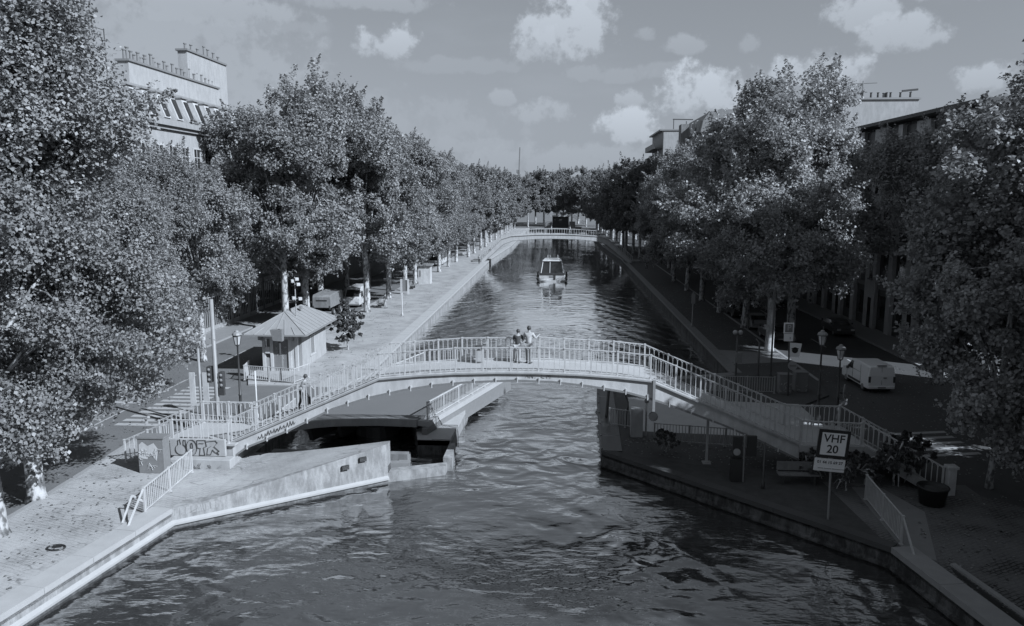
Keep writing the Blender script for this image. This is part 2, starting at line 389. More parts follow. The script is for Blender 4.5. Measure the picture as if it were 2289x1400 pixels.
mask = math_(nt, 'MAXIMUM', mask, math_(nt, 'MULTIPLY', wisp, math_(nt, 'MULTIPLY_ADD', hi, .65, .2)))
shade = math_(nt, 'MAXIMUM', shade, math_(nt, 'MULTIPLY', wisp, math_(nt, 'MULTIPLY_ADD', hi, .5, .12)))
cloudv = math_(nt, 'MULTIPLY_ADD', shade, CLOUD_V*.28, CLOUD_V*.72)
lum = N(nt, 'ShaderNodeMix', {'Factor': mask, 2: skyv, 3: cloudv}, data_type='FLOAT').outputs[0]
cc = N(nt, 'ShaderNodeCombineColor', {0: math_(nt, 'MULTIPLY', lum, TINT[0]), 1: lum, 2: math_(nt, 'MULTIPLY', lum, TINT[2])}).outputs[0]
bg = N(nt, 'ShaderNodeBackground', {'Color': cc, 'Strength': SKY_STR})
nt.links.new(bg.outputs[0], out.inputs[0])

vs = sc.view_settings
vs.view_transform = 'Standard'; vs.look = 'None'; vs.exposure = EXPOSURE; vs.gamma = 1.0; vs.use_curve_mapping = False
sc.cycles.max_bounces = 6; sc.cycles.diffuse_bounces = 3; sc.cycles.glossy_bounces = 3; sc.cycles.transmission_bounces = 3
sc.cycles.caustics_reflective = False; sc.cycles.caustics_refractive = False
sc.cycles.use_denoising = True
# ------------------------------------------------------------------ the setting
ZR, ZW = -0.12, -0.82          # road level and water level (quay top = 0)
LEFT = [(-17.4, -60), (-17.4, 20.5), (-16.1, 29.3), (-8.2, 35.0), (-8.2, 35.6), (-15.4, 36.4), (-15.4, 43.2), (-8.9, 44.4), (-7.5, 39.1),
        (-5.75, 39.1), (-5.5, 51.0), (-8.6, 54.2), (-13.95, 56.5), (-14.1, 160), (-12.5, 200), (-12.0, 312)]
RIGHT = [(13.5, -60), (13.4, 22.0), (12.5, 27.5), (2.35, 37.8), (2.75, 50.8), (7.5, 54.0), (12.9, 56.0), (13.0, 160), (11.5, 200), (11.0, 312)]
gm = MB()
# one ground sheet to the horizon, with the canal cut out of it
far = 2600
gm.add([(x, y, ZR) for x, y in LEFT]+[(-far, 312, ZR), (-far, -60, ZR)], [tuple(range(len(LEFT)+2))])
gm.add([(x, y, ZR) for x, y in RIGHT]+[(far, 312, ZR), (far, -60, ZR)], [tuple(reversed(range(len(RIGHT)+2)))])
gm.add([(-far, 312, ZR), (LEFT[-1][0], 312, ZR), (RIGHT[-1][0], 312, ZR), (far, 312, ZR), (far, far, ZR), (-far, far, ZR)], [(0, 1, 2, 3, 4, 5)])
gm.add([(-far, -60, ZR), (LEFT[0][0], -60, ZR), (RIGHT[0][0], -60, ZR), (far, -60, ZR), (far, -400, ZR), (-far, -400, ZR)], [(0, 1, 2, 3, 4, 5)])
ground = gm.struct('ground', M['asphalt'])
wm = MB()
wm.add([(-19, -62, ZW), (16, -62, ZW), (16, 313, ZW), (-19, 313, ZW)], [(0, 1, 2, 3)])
wm.struct('canal_water', M['water'])
bed = MB(); bed.box(-19, 16, -62, 313, -3.2, -2.9); bed.struct('canal_bed', M['darkwall'])

def wall(name, pts, mat, top=0.0, bot=-2.8, th=.5, side=1):
    """quay wall under an edge line: side=+1 -> land lies to the left of the direction of travel"""
    m = MB()
    for (x0, y0), (x1, y1) in zip(pts[:-1], pts[1:]):
        d = Vector((x1-x0, y1-y0, 0)).normalized(); nrm = Vector((-d.y, d.x, 0))*side*th
        e = d*.0
        m.hexa([(x0-e.x, y0-e.y, bot), (x1+e.x, y1+e.y, bot), (x1+nrm.x, y1+nrm.y, bot), (x0+nrm.x, y0+nrm.y, bot),
                (x0, y0, top), (x1, y1, top), (x1+nrm.x, y1+nrm.y, top), (x0+nrm.x, y0+nrm.y, top)])
    return m.struct(name, mat)
wall('quay_wall', LEFT[:4], M['quaywall'], -.012)
wall('quay_wall', LEFT[9:], M['quaywall'], -.012)
wall('pit_wall', LEFT[4:10], M['darkwall'], -.014)
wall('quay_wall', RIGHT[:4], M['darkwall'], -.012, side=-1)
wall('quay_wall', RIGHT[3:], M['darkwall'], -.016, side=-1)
# rendered ledge and wet band just above the water on the sunny basin wall
lm = MB()
for (x0, y0), (x1, y1) in zip(LEFT[:3], LEFT[1:4]):
    d = Vector((x1-x0, y1-y0, 0)).normalized(); o_ = Vector((d.y, -d.x, 0))
    a, b = o_*.16, o_*.0
    lm.hexa([(x0+b.x, y0+b.y, -.6), (x1+b.x, y1+b.y, -.6), (x1+a.x, y1+a.y, -.65), (x0+a.x, y0+a.y, -.65),
             (x0+b.x, y0+b.y, -.48), (x1+b.x, y1+b.y, -.48), (x1+a.x, y1+a.y, -.56), (x0+a.x, y0+a.y, -.56)])
lm.struct('wall_ledge', M['coping'])
lm = MB()
for (x0, y0), (x1, y1) in zip(LEFT[:3], LEFT[1:4]):
    d = Vector((x1-x0, y1-y0, 0)).normalized(); o_ = Vector((d.y, -d.x, 0)); a, b = o_*.05, o_*.0
    lm.hexa([(x0+b.x, y0+b.y, -1.3), (x1+b.x, y1+b.y, -1.3), (x1+a.x, y1+a.y, -1.3), (x0+a.x, y0+a.y, -1.3),
             (x0+b.x, y0+b.y, -.66), (x1+b.x, y1+b.y, -.66), (x1+a.x, y1+a.y, -.7), (x0+a.x, y0+a.y, -.7)])
lm.struct('wet_band', M['wetwall'])
def coping(name, pts, w, mat, top=.06, side=1, over=.03):
    m = MB()
    for (x0, y0), (x1, y1) in zip(pts[:-1], pts[1:]):
        L = math.hypot(x1-x0, y1-y0); d = Vector((x1-x0, y1-y0, 0))/L; nrm = Vector((-d.y, d.x, 0))*side
        n = max(1, int(L/2.2)); 
        for i in range(n):
            a, b = i*L/n+.008, (i+1)*L/n-.008; t = top+rnd.uniform(-.006, .006)
            p = [Vector((x0, y0, 0))+d*q for q in (a, b)]
            o0, o1 = -nrm*over, nrm*w
            m.hexa([tuple(p[0]+o0+Vector((0, 0, -.16))), tuple(p[1]+o0+Vector((0, 0, -.16))), tuple(p[1]+o1+Vector((0, 0, -.16))), tuple(p[0]+o1+Vector((0, 0, -.16))),
                    tuple(p[0]+o0+Vector((0, 0, t))), tuple(p[1]+o0+Vector((0, 0, t))), tuple(p[1]+o1+Vector((0, 0, t))), tuple(p[0]+o1+Vector((0, 0, t)))])
    return m.struct(name, mat)
coping('coping', LEFT[:3], .9, M['coping'])
coping('coping', LEFT[9:11]+LEFT[11:], 1.0, M['coping'])
coping('coping', RIGHT[:3], .85, M['kerb'], side=-1)
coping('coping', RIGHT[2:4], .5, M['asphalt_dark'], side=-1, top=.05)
coping('coping', RIGHT[3:5], 1.0, M['dark'], side=-1, top=.055)
coping('coping', RIGHT[4:], .75, M['midgrey'], side=-1, top=.055)  # coping of the shaded quay coloured darker in place of tree shade

def slab(name, poly, mat, top=0.0, z0=-.3):
    return MB().prism(poly, z0, top).struct(name, mat)
# sunny bank
slab('quay', [(-17.4, -60), (-17.4, 20.5), (-16.1, 29.3), (-14.6, 30.38), (-15.45, 36.4), (-15.45, 37.9), (-22.6, 39.0), (-22.2, 30), (-22.2, -60)], M['setts'])
slab('quay', [(-15.42, 43.25), (-8.9, 44.45), (-8.0, 41.5), (-5.8, 41.5), (-5.5, 51.0), (-8.6, 54.2), (-13.95, 56.5), (-14.1, 160), (-12.5, 200), (-12.0, 312), (-22.6, 312), (-22.6, 53.0), (-21.6, 50.6), (-15.42, 50.0)], M['quay'], -.002)
slab('bridge_pit_kerb', [(-7.5, 39.1), (-5.75, 39.1), (-5.73, 41.46), (-8.04, 41.46)], M['coping'], .0)
slab('pavement', [(-30.6, -60), (-30.6, 312), (-60, 312), (-60, -60)], M['pavement'])
# road paint on the sunny side
def sheet(name, poly, mat, z):
    return MB().add([(x, y, z) for x, y in poly], [tuple(range(len(poly)))]).struct(name, mat)
mk = MB(); zz = ZR+.004
for k in range(11):                                   # zebra crossing beside the bridge foot
    y = 41.0+k*.86
    mk.add([(-25.6, y, zz), (-22.6, y, zz), (-22.6, y+.45, zz), (-25.6, y+.45, zz)], [(0, 1, 2, 3)])
for k in range(5):
    x = -21.2+k*.95
    mk.add([(x, 46.2, zz), (x+.5, 46.2, zz), (x+.5, 49.4, zz), (x, 49.4, zz)], [(0, 1, 2, 3)])
for y in range(40, 300, 9):
    mk.add([(-26.8, y, zz), (-26.65, y, zz), (-26.65, y+4.5, zz), (-26.8, y+4.5, zz)], [(0, 1, 2, 3)])
mk.add([(-30.4, 45.6, zz), (-26.9, 45.6, zz), (-26.9, 46.1, zz), (-30.4, 46.1, zz)], [(0, 1, 2, 3)])
mk.add([(-22.95, 56, zz), (-22.8, 56, zz), (-22.8, 300, zz), (-22.95, 300, zz)], [(0, 1, 2, 3)])
for k in range(5):                                    # crossing on the shaded side
    y = 38.2+k*.9
    mk.add([(18.2, y, zz), (21.8, y+.7, zz), (21.8, y+1.05, zz), (18.2, y+.35, zz)], [(0, 1, 2, 3)])
for y in range(58, 300, 9):
    mk.add([(23.4, y, zz), (23.55, y, zz), (23.55, y+4, zz), (23.4, y+4, zz)], [(0, 1, 2, 3)])
mk.struct('road_markings', M['mark'])
# tread line and tramlines of the ramp beside the swing bridge
MB().add([(-22.6, 41.0, ZR+.002), (-15.5, 43.3, .0), (-15.5, 50.0, .0), (-21.6, 50.6, ZR+.002)], [(0, 1, 2, 3)]).struct('ramp', M['asphalt'])
# raised stone apron between the basin wall and the bridge pit: rises towards its sawn-off end
ap = MB()
A, B, C, D, E_, F_ = (-16.1, 29.3), (-8.2, 35.0), (-8.2, 35.6), (-15.4, 36.4), (-15.45, 33.6), (-12.0, 32.26)
NSEG = 10
def apz(t): return .07+1.05*max(0, (t-.12)/.88)**1.15
for i in range(NSEG):
    t0, t1 = i/NSEG, (i+1)/NSEG
    def pt(t, s):       # s 0 = basin edge, 1 = pit edge
        xa, ya = A[0]+(B[0]-A[0])*t, A[1]+(B[1]-A[1])*t
        xb, yb = -15.4+(C[0]+15.4)*t, 36.4+(C[1]-36.4)*t
        return xa+(xb-xa)*s, ya+(yb-ya)*s
    for s0, s1, za, zb in ((0, .12, 1, .97), (.12, 1, .97, .97)):
        q = [pt(t0, s0), pt(t1, s0), pt(t1, s1), pt(t0, s1)]
        zs = [apz(t0)*za, apz(t1)*za, apz(t1)*zb, apz(t0)*zb]
        ap.cur = 0 if s0 == 0 else 1
        ap.add([(x, y, -.012) for x, y in q]+[(x, y, z) for (x, y), z in zip(q, zs)], [(4, 5, 6, 7), (0, 1, 5, 4), (2, 3, 7, 6)]+([(1, 2, 6, 5)] if i == NSEG-1 else []))
ap.struct('stone_apron', [M['quaywall'], M['setts']])
sill = MB()
sill.prism([(-8.2, 35.0), (-5.55, 36.1), (-5.55, 36.7), (-8.2, 35.7)], -2.8, -.35)
sill.prism([(-5.75, 36.7), (-5.3, 36.7), (-5.45, 39.08), (-5.75, 39.08)], -2.8, -.12)
sill.struct('pit_sill', M['quaywall'])
MB().box(-14.9, -7.7, 37.3, 37.75, -.6, -.2).struct('pit_ledge', M['render2'])
MB().box(-15.9, -5.6, 35.4, 44.6, -1.5, -.85).struct('pit_floor', M['darkwall'])
# shaded bank
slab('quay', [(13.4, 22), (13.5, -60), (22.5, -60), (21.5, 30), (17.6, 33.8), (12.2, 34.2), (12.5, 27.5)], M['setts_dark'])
slab('quay', [(12.2, 34.2), (2.35, 37.8), (12.5, 27.5)][::-1], M['soil'], -.003)
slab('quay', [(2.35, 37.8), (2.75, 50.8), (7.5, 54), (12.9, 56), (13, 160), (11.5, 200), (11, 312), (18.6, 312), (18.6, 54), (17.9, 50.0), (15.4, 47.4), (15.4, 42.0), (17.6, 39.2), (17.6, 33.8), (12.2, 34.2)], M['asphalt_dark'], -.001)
sheet('road_stub_sunlit', [(4.2, 41.4), (15.2, 40.4), (15.2, 47.6), (4.6, 48.6)], M['coping'], .0035)  # road end coloured pale to stand in for the sun patch on it
slab('pavement', [(28.2, -60), (28.2, 312), (60, 312), (60, -60)], M['pavement'])
sheet('path', [(13.5, 59.0), (18.4, 60.2), (18.4, 63.5), (13.3, 64.8)], M['pavement'], .004)  # pale sheet standing in for a strip of sunlight across the quay
kb = MB()
kb.box(-22.63, -22.33, 53.4, 312, ZR-.1, .012); kb.box(28.0, 28.19, -60, 312, ZR-.1, .012); kb.box(18.45, 18.7, 54, 312, ZR-.1, .012); kb.box(-30.75, -30.59, -60, 312, ZR-.1, .012)
kb.bar((-22.35, -60, -.06), (-22.35, 30, -.06), .25, .16); kb.bar((-22.35, 30, -.06), (-22.75, 39, -.06), .25, .16)
kb.struct('kerb', M['kerb'])
# street asphalt coloured dark in place of deep shade, and the slot behind the coping of the basin
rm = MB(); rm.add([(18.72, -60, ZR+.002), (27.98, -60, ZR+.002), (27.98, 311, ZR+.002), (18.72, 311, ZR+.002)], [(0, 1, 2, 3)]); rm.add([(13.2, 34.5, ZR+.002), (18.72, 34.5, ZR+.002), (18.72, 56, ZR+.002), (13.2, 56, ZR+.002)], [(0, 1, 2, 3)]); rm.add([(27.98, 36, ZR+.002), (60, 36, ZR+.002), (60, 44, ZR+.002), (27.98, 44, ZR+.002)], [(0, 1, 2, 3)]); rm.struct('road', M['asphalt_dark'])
sheet('slot', [(14.35, -40), (14.75, -40), (14.65, 22.0), (13.95, 26.2), (13.85, 25.6), (14.3, 21.8)], M['black'], .004)  # flat black strip painted for the darkness down in the slot
sheet('path', [(12.9, 27.6), (13.7, 26.6), (15.3, 31.0), (14.6, 33.6), (13.3, 33.6)], M['pavement'], .004)
km = MB(); km.bar((14.9, -40, .03), (14.8, 22.2, .03), .26, .1); km.bar((14.8, 22.2, .03), (14.1, 26.3, .03), .2, .1); km.struct('kerb', M['kerb'])
lm = MB()
for (x0, y0), (x1, y1) in zip(RIGHT[:3], RIGHT[1:4]):
    d = Vector((x1-x0, y1-y0, 0)).normalized(); o_ = Vector((-d.y, d.x, 0)); a = o_*.14
    lm.hexa([(x0, y0, -.72), (x1, y1, -.72), (x1+a.x, y1+a.y, -.74), (x0+a.x, y0+a.y, -.74), (x0, y0, -.6), (x1, y1, -.6), (x1+a.x, y1+a.y, -.66), (x0+a.x, y0+a.y, -.66)])
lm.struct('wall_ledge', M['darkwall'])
# cast steel plating on the narrow passage
pl = MB()
for i in range(6):
    y0, y1 = 38.0+i*2.1, 38.0+(i+1)*2.1-.03
    x0, x1 = 2.35+.4*(y0-37.8)/13, 2.35+.4*(y1-37.8)/13
    pl.hexa([(x0-.07, y0, -2), (x1-.07, y1, -2), (x1+.02, y1, -2), (x0+.02, y0, -2), (x0-.07, y0, .1+.03*i), (x1-.07, y1, .1+.03*i), (x1+.02, y1, .1+.03*i), (x0+.02, y0, .1+.03*i)])
pl.struct('wall_plating', M['dark'])
# ------------------------------------------------------------------ railings
def lerp_line(pts, step):
    """points every ~step along a 3D polyline, corners kept"""
    out = []
    for a, b in zip(pts[:-1], pts[1:]):
        a, b = Vector(a), Vector(b); L = (b-a).length; n = max(1, round(L/step))
        out += [a.lerp(b, i/n) for i in range(n)]
    return out+[Vector(pts[-1])]
POSTMESH = {}
def railing(parent, pts, h=1.12, post=1.35, bal=.25, arch=True, mat=None, name='railing', rail=.055, bw=.032, postw=.07, low=.12, mid=False, drop=0.0):
    """handrail and bottom rail (one mesh), with the posts and the baluster grille as its children"""
    mat = mat or M['white']; up = Vector((0, 0, 1)); m = MB()
    P = [Vector(p) for p in pts]
    for a, b in zip(P[:-1], P[1:]):
        m.bar(a+up*h, b+up*h, rail, rail*.8); m.bar(a+up*low, b+up*low, rail*.8, rail*.7)
        if mid: m.bar(a+up*(h*.55), b+up*(h*.55), rail*.7, rail*.7)
    r = m.build(name, mat, parent)
    key = (round(h, 3), round(postw, 3), drop, mat.name)
    if key not in POSTMESH:
        pm = MB().box(-postw/2, postw/2, -postw/2, postw/2, -.02-drop, h-.01)
        pm.box(-postw*.7, postw*.7, -postw*.7, postw*.7, h-.012, h+.045)
        pm.box(-postw*.9, postw*.9, -postw*.9, postw*.9, -.015, .03)
        o = pm.build('post', mat); POSTMESH[key] = o.data; bpy.data.objects.remove(o)
    for p in lerp_line(P, post):
        link_mesh('post', POSTMESH[key], r, p-wloc(parent)-Vector((0, 0, 0)))
    gm_ = MB(); q = lerp_line(P, bal)
    for i, p in enumerate(q):
        gm_.bar(p+up*low, p+up*(h-(bal*.5 if arch else 0)-.02), bw, bw)
        if arch and i < len(q)-1:
            n = q[i+1]; seg = 5; last = None
            for k in range(seg+1):
                t = math.pi*k/seg; c = (p+n)*.5; d = (n-p)*.5
                s = c-d*math.cos(t)+up*(h-bal*.5-.02+math.sin(t)*bal*.5)
                if last is not None: gm_.bar(last, s, bw*.9, bw*.9)
                last = s
    gm_.build('baluster_grille', mat, r)
    return r

# ------------------------------------------------------------------ arched footbridges
def interp(pts, x):
    if x <= pts[0][0]: return pts[0][1]
    for (x0, z0), (x1, z1) in zip(pts[:-1], pts[1:]):
        if x <= x1: return z0+(z1-z0)*(x-x0)/(x1-x0)
    return pts[-1][1]
def footbridge(loc, label, top, bot, width, bendL, bendR, group, detail=True, bal=.25):
    """local frame: x across the canal, y=0 the near face; TOP is the walking line, BOT the underside of the arch"""
    t = empty('footbridge', loc, label, 'footbridge', group)
    ox, oy, oz = loc
    x0, x1 = top[0][0], top[-1][0]
    n = 64; xs = sorted(set([x0+(x1-x0)*i/n for i in range(n+1)]+[p[0] for p in top]+[p[0] for p in bot if x0 <= p[0] <= x1]))
    def girder(y0, y1):
        m = MB()
        for a, b in zip(xs[:-1], xs[1:]):
            ta, tb, ba, bb = interp(top, a)+.06, interp(top, b)+.06, interp(bot, a), interp(bot, b)
            m.hexa([(ox+a, oy+y0, oz+ba), (ox+b, oy+y0, oz+bb), (ox+b, oy+y1, oz+bb), (ox+a, oy+y1, oz+ba),
                    (ox+a, oy+y0, oz+ta), (ox+b, oy+y0, oz+tb), (ox+b, oy+y1, oz+tb), (ox+a, oy+y1, oz+ta)])
        return m
    for y0, y1 in ((0, .16), (width-.16, width)):
        gd = girder(y0, y1).build('arch_girder', M['white'], t)
        fl = MB()
        for a, b in zip(xs[:-1], xs[1:]):        # upper moulding and lower flange
            za, zb = interp(top, a), interp(top, b)
            yo = y0-.05 if y0 == 0 else y1+.05
            fl.bar((ox+a, oy+yo, oz+za-.02), (ox+b, oy+yo, oz+zb-.02), .1, .07)
        fl.build('cornice_trim', M['offwhite'], gd)
        fl = MB()
        for a, b in zip(xs[:-1], xs[1:]):
            za, zb = interp(bot, a), interp(bot, b)
            fl.bar((ox+a, oy+(y0+y1)/2, oz+za-.05), (ox+b, oy+(y0+y1)/2, oz+zb-.05), .26, .09)
        fl.build('lower_flange', M['midgrey'], gd)
        if detail:
            k = x0+.8; me = None
            while k < x1-.5:
                yo = y0-.03 if y0 == 0 else y1+.03
                c = Vector((k, yo, interp(bot, k)))
                if me is None:
                    o = MB().box(-.025, .025, -.04, .04, -.15, .12).build('girder_bracket', M['white']); me = o.data; bpy.data.objects.remove(o)
                link_mesh('girder_bracket', me, gd, c); k += 1.02
    dk = MB()
    xd = [x for x in xs if bendL <= x <= bendR]
    for a, b in zip(xd[:-1], xd[1:]):
        za, zb = interp(top, a), interp(top, b)
        dk.hexa([(ox+a, oy+.16, oz+za-.18), (ox+b, oy+.16, oz+zb-.18), (ox+b, oy+width-.16, oz+zb-.18), (ox+a, oy+width-.16, oz+za-.18),
                 (ox+a, oy+.16, oz+za), (ox+b, oy+.16, oz+zb), (ox+b, oy+width-.16, oz+zb), (ox+a, oy+width-.16, oz+za)])
    dk.build('deck', M['coping'], t)
    for (a, b) in ((x0, bendL), (bendR, x1)):
        za, zb = interp(top, a), interp(top, b); ns = max(4, round(abs(zb-za)/.165)); st = MB()
        for i in range(ns):
            xa, xb = a+(b-a)*i/ns, a+(b-a)*(i+1)/ns
            z = za+(zb-za)*(i+(1 if zb > za else 0))/ns
            st.hexa([(ox+xa, oy+.16, oz+z-.35), (ox+xb, oy+.16, oz+z-.35), (ox+xb, oy+width-.16, oz+z-.35), (ox+xa, oy+width-.16, oz+z-.35),
                     (ox+xa, oy+.16, oz+z-.04), (ox+xb, oy+.16, oz+z-.04), (ox+xb, oy+width-.16, oz+z-.04), (ox+xa, oy+width-.16, oz+z-.04)])
        st.build('stair_flight', M['coping'], t)
    return t

# near bridge: near face in the plane y=35
NB_TOP = [(-15.95, 1.05), (-8.5, 4.36), (-6.6, 4.56), (-4.84, 4.68), (-2.84, 4.75), (-.9, 4.76), (1.2, 4.70), (2.8, 4.6), (4.35, 4.45), (11.35, 1.5)]
NB_BOT = [(-15.95, .3), (-15.2, .85), (-13.0, 1.78), (-10.84, 2.88), (-9.07, 3.46), (-7.39, 3.86), (-5.9, 4.12), (-4.3, 4.30), (-2.05, 4.42), (-.23, 4.38), (1.6, 4.19), (3.29, 3.92),
          (4.28, 3.66), (5.24, 3.36), (7.8, 2.42), (9.44, 1.72), (11.35, .8)]
nb = footbridge((0, 35, 0), 'white arched footbridge with stair flights across the canal, the nearer of two', NB_TOP, NB_BOT, 2.75, -8.5, 4.35, 'arched iron footbridges')
for y in (35.08, 37.67):
    railing(nb, [(-15.95, y, 1.05), (-8.5, y, 4.36), (-4.84, y, 4.68), (-.9, y, 4.76), (2.8, y, 4.6), (4.35, y, 4.45), (11.35, y, 1.5)], 1.2)
# sunny-side landing on its block, with the last flight going down along the quay
MB().prism([(-18.7, 34.75), (-15.75, 34.75), (-15.75, 38.0), (-18.7, 38.0)], -.3, .98).build('abutment', M['render'], nb, bevel=.02)
MB().prism([(-18.8, 34.6), (-15.6, 34.6), (-15.6, 38.1), (-18.8, 38.1)], .985, 1.08).build('landing', M['coping'], nb)
railing(nb, [(-18.72, 34.72, 1.08), (-15.95, 34.72, 1.08)], 1.15)
railing(nb, [(-18.72, 38.0, 1.08), (-15.95, 38.0, 1.08)], 1.15)
fl2 = MB()
for i in range(7):
    x0 = -18.82-i*.34; fl2.box(x0-.34, x0, 34.8, 37.9, -.3, .98-i*.15)
fl2.build('stair_flight', M['coping'], nb)
railing(nb, [(-18.8, 34.72, 1.05), (-21.2, 34.72, 0.0)], 1.15); railing(nb, [(-18.8, 38.0, 1.05), (-21.2, 38.0, 0.0)], 1.15)
# shaded-side landing and the flight turning towards the basin
MB().prism([(11.3, 34.85), (14.3, 34.85), (14.3, 37.95), (11.3, 37.95)], 1.18, 1.5).build('landing', M['coping'], nb)
railing(nb, [(11.4, 35.0, 1.5), (14.1, 35.0, 1.42)], 1.15); railing(nb, [(11.4, 37.7, 1.5), (14.05, 37.7, 1.48)], 1.15)
S0n, S0f = Vector((14.2, 35.0, 1.5)), Vector((14.1, 37.75, 1.5)); S1n, S1f = Vector((17.0, 33.15, 0.05)), Vector((16.95, 36.35, .05))
st = MB(); ns = 9
for i in range(ns):
    a, b = i/ns, (i+1)/ns; z = 1.5-(i+1)*1.5/(ns+.5)
    q = [S0n.lerp(S1n, a), S0n.lerp(S1n, b), S0f.lerp(S1f, b), S0f.lerp(S1f, a)]
    st.hexa([(p.x, p.y, z-.16) for p in q]+[(p.x, p.y, z) for p in q])
st.build('stair_flight', M['coping'], nb)
MB().bar(S0n+Vector((0, -.1, -.16)), S1n+Vector((0, -.1, -.1)), .16, .42).build('stair_girder', M['offwhite'], nb)
MB().bar(S0f+Vector((0, .1, -.16)), S1f+Vector((0, .1, -.1)), .16, .42).build('stair_girder', M['offwhite'], nb)
railing(nb, [S0n, S1n], 1.15); railing(nb, [S0f, S1f], 1.15)
for p in (S1n, S1f):
    pm = MB(); c = p+Vector((.28, -.12, 0))
    pm.box(c.x-.17, c.x+.17, c.y-.17, c.y+.17, -.1, 1.2); pm.box(c.x-.23, c.x+.23, c.y-.23, c.y+.23, 1.2, 1.32)
    pm.build('newel_pillar', M['white'], nb, bevel=.02)
for (x, y, zt, w) in ((14.15, 33.9, 1.0, .3), (7.35, 36.4, 2.5, .11), (13.0, 36.4, 1.2, .3), (14.2, 37.2, 1.2, .25)):
    MB().box(x-w/2, x+w/2, y-w/2, y+w/2, -.1, zt).build('support_post', M['offwhite'], nb)
MB().box(7.15, 7.55, 36.2, 36.6, -.05, .06).build('post_foot', M['offwhite'], nb)
# hanging lamp bracket on the girder
hb = MB(); hb.box(4.45, 4.57, 34.86, 34.97, 3.0, 4.5); hb.build('drain_pipe', M['grey'], nb)
MB().tube([(4.51, 34.86, 2.75), (4.51, 35.0, 2.75)], .22, 12).build('ring_buoy_hook', M['black'], nb)
# sprayed lettering
def strokes(parent, lines, org, ux, scale, mat, w, out, name):
    """flat ribbons drawn on a vertical face: ORG lower left corner, UX its direction, OUT the outward normal"""
    m = MB(); ux = Vector(ux).normalized(); o_ = Vector(out).normalized()
    for ln in lines:
        p = [Vector(org)+ux*(a*scale)+Vector((0, 0, b*scale))+o_*.006 for a, b in ln]
        for a, b in zip(p[:-1], p[1:]):
            d = (b-a); 
            if d.length < 1e-5: continue
            d.normalize(); m.bar(a-d*w*.3, b+d*w*.3, w, .008, up=d.cross(o_))
    return m.build(name, mat, parent)
def loop(cx, cy, rx, ry, a0=0, a1=360, n=14): return [(cx+rx*math.cos(R(a0+(a1-a0)*i/n)), cy+ry*math.sin(R(a0+(a1-a0)*i/n))) for i in range(n+1)]
r2_ = random.Random(9)
UOTR = [loop(.40, .38, .36, .36, 120, 420), [(.22, .68), (.24, .98), (.36, 1.04), (.42, .74)], [(.58, .70), (.60, 1.0), (.74, .98), (.76, .3)],
        loop(1.13, .52, .34, .52), loop(1.13, .62, .07, .2), [(.98, .4), (1.13, .24), (1.28, .4)],
        [(1.5, 1.0), (2.05, 1.02), (2.12, .62), (1.92, .52), (1.98, .02), (1.62, .02), (1.70, .46), (1.5, .5), (1.5, 1.0)], [(1.62, .8), (1.92, .8)],
        [(2.1, .92), (2.72, 1.0), (2.84, .86), (2.62, .6), (2.94, .3), (2.8, .25), (2.9, .08), (2.66, .22), (2.5, .38), (2.36, .06), (2.12, .06), (2.2, .5), (2.4, .62)]]
MB().box(-18.75, -16.0, 34.42, 34.58, .52, 1.36).build('parapet', M['render'], nb, bevel=.02); MB().box(-18.6, -15.6, 33.98, 34.58, -.1, .5).build('plinth', M['render'], nb, bevel=.03)
scr = []
for i in range(16):
    a, b = r2_.uniform(.1, 2.5), r2_.uniform(.08, .3); scr.append([(min(2.85, max(.05, a+r2_.uniform(-.15, .15))), min(.42, max(.05, b+r2_.uniform(-.12, .14)))) for _ in range(4)])
strokes(nb, scr, (-18.6, 33.98, 0), (1, 0, 0), 1.0, M['midgrey'], .03, (0, -1, 0), 'graffiti_tag')
strokes(nb, UOTR, (-18.5, 34.42, .56), (1, 0, 0), .75, M['ink'], .055, (0, -1, 0), 'graffiti_lettering')
tagl = []
r2 = random.Random(3)
x = 0.0
while x < 3.0:
    tagl.append([(x, x*.445+.0), (x+.08, x*.445+r2.uniform(.2, .42)), (x+.16, x*.445+r2.uniform(0, .1)), (x+.26, x*.445+r2.uniform(.15, .35))]); x += r2.uniform(.2, .3)
strokes(nb, tagl, (-14.6, 35.0, 1.22), (1, 0, 0), .62, M['ink'], .03, (0, -1, 0), 'graffiti_tag')
lt = []
for i, (x, sh) in enumerate(((0, 'I'), (.22, 'c'), (.45, 'i'), (1.35, '^'), (1.62, 'N'), (1.92, ':'), (2.3, 'C'), (2.62, 'M'))):
    if sh in 'Ii': lt.append([(x, 0), (x, .2)])
    if sh in 'cC': lt.append([(x+.16, .24), (x, .2), (x, .05), (x+.16, 0)])
    if sh == '^': lt.append([(x, .02), (x+.1, .16), (x+.2, .02)])
    if sh == 'N': lt.append([(x, 0), (x, .26), (x+.18, 0), (x+.18, .26)])
    if sh == ':': lt += [[(x, .02), (x+.03, .02)], [(x, .2), (x+.03, .2)]]
    if sh == 'M': lt.append([(x, 0), (x, .26), (x+.1, .1), (x+.2, .26), (x+.2, 0)])
strokes(nb, lt[3:], (-2.6, 35.0, 4.50), (1, 0, 0), .8, M['ink'], .03, (0, -1, 0), 'graffiti_tag')

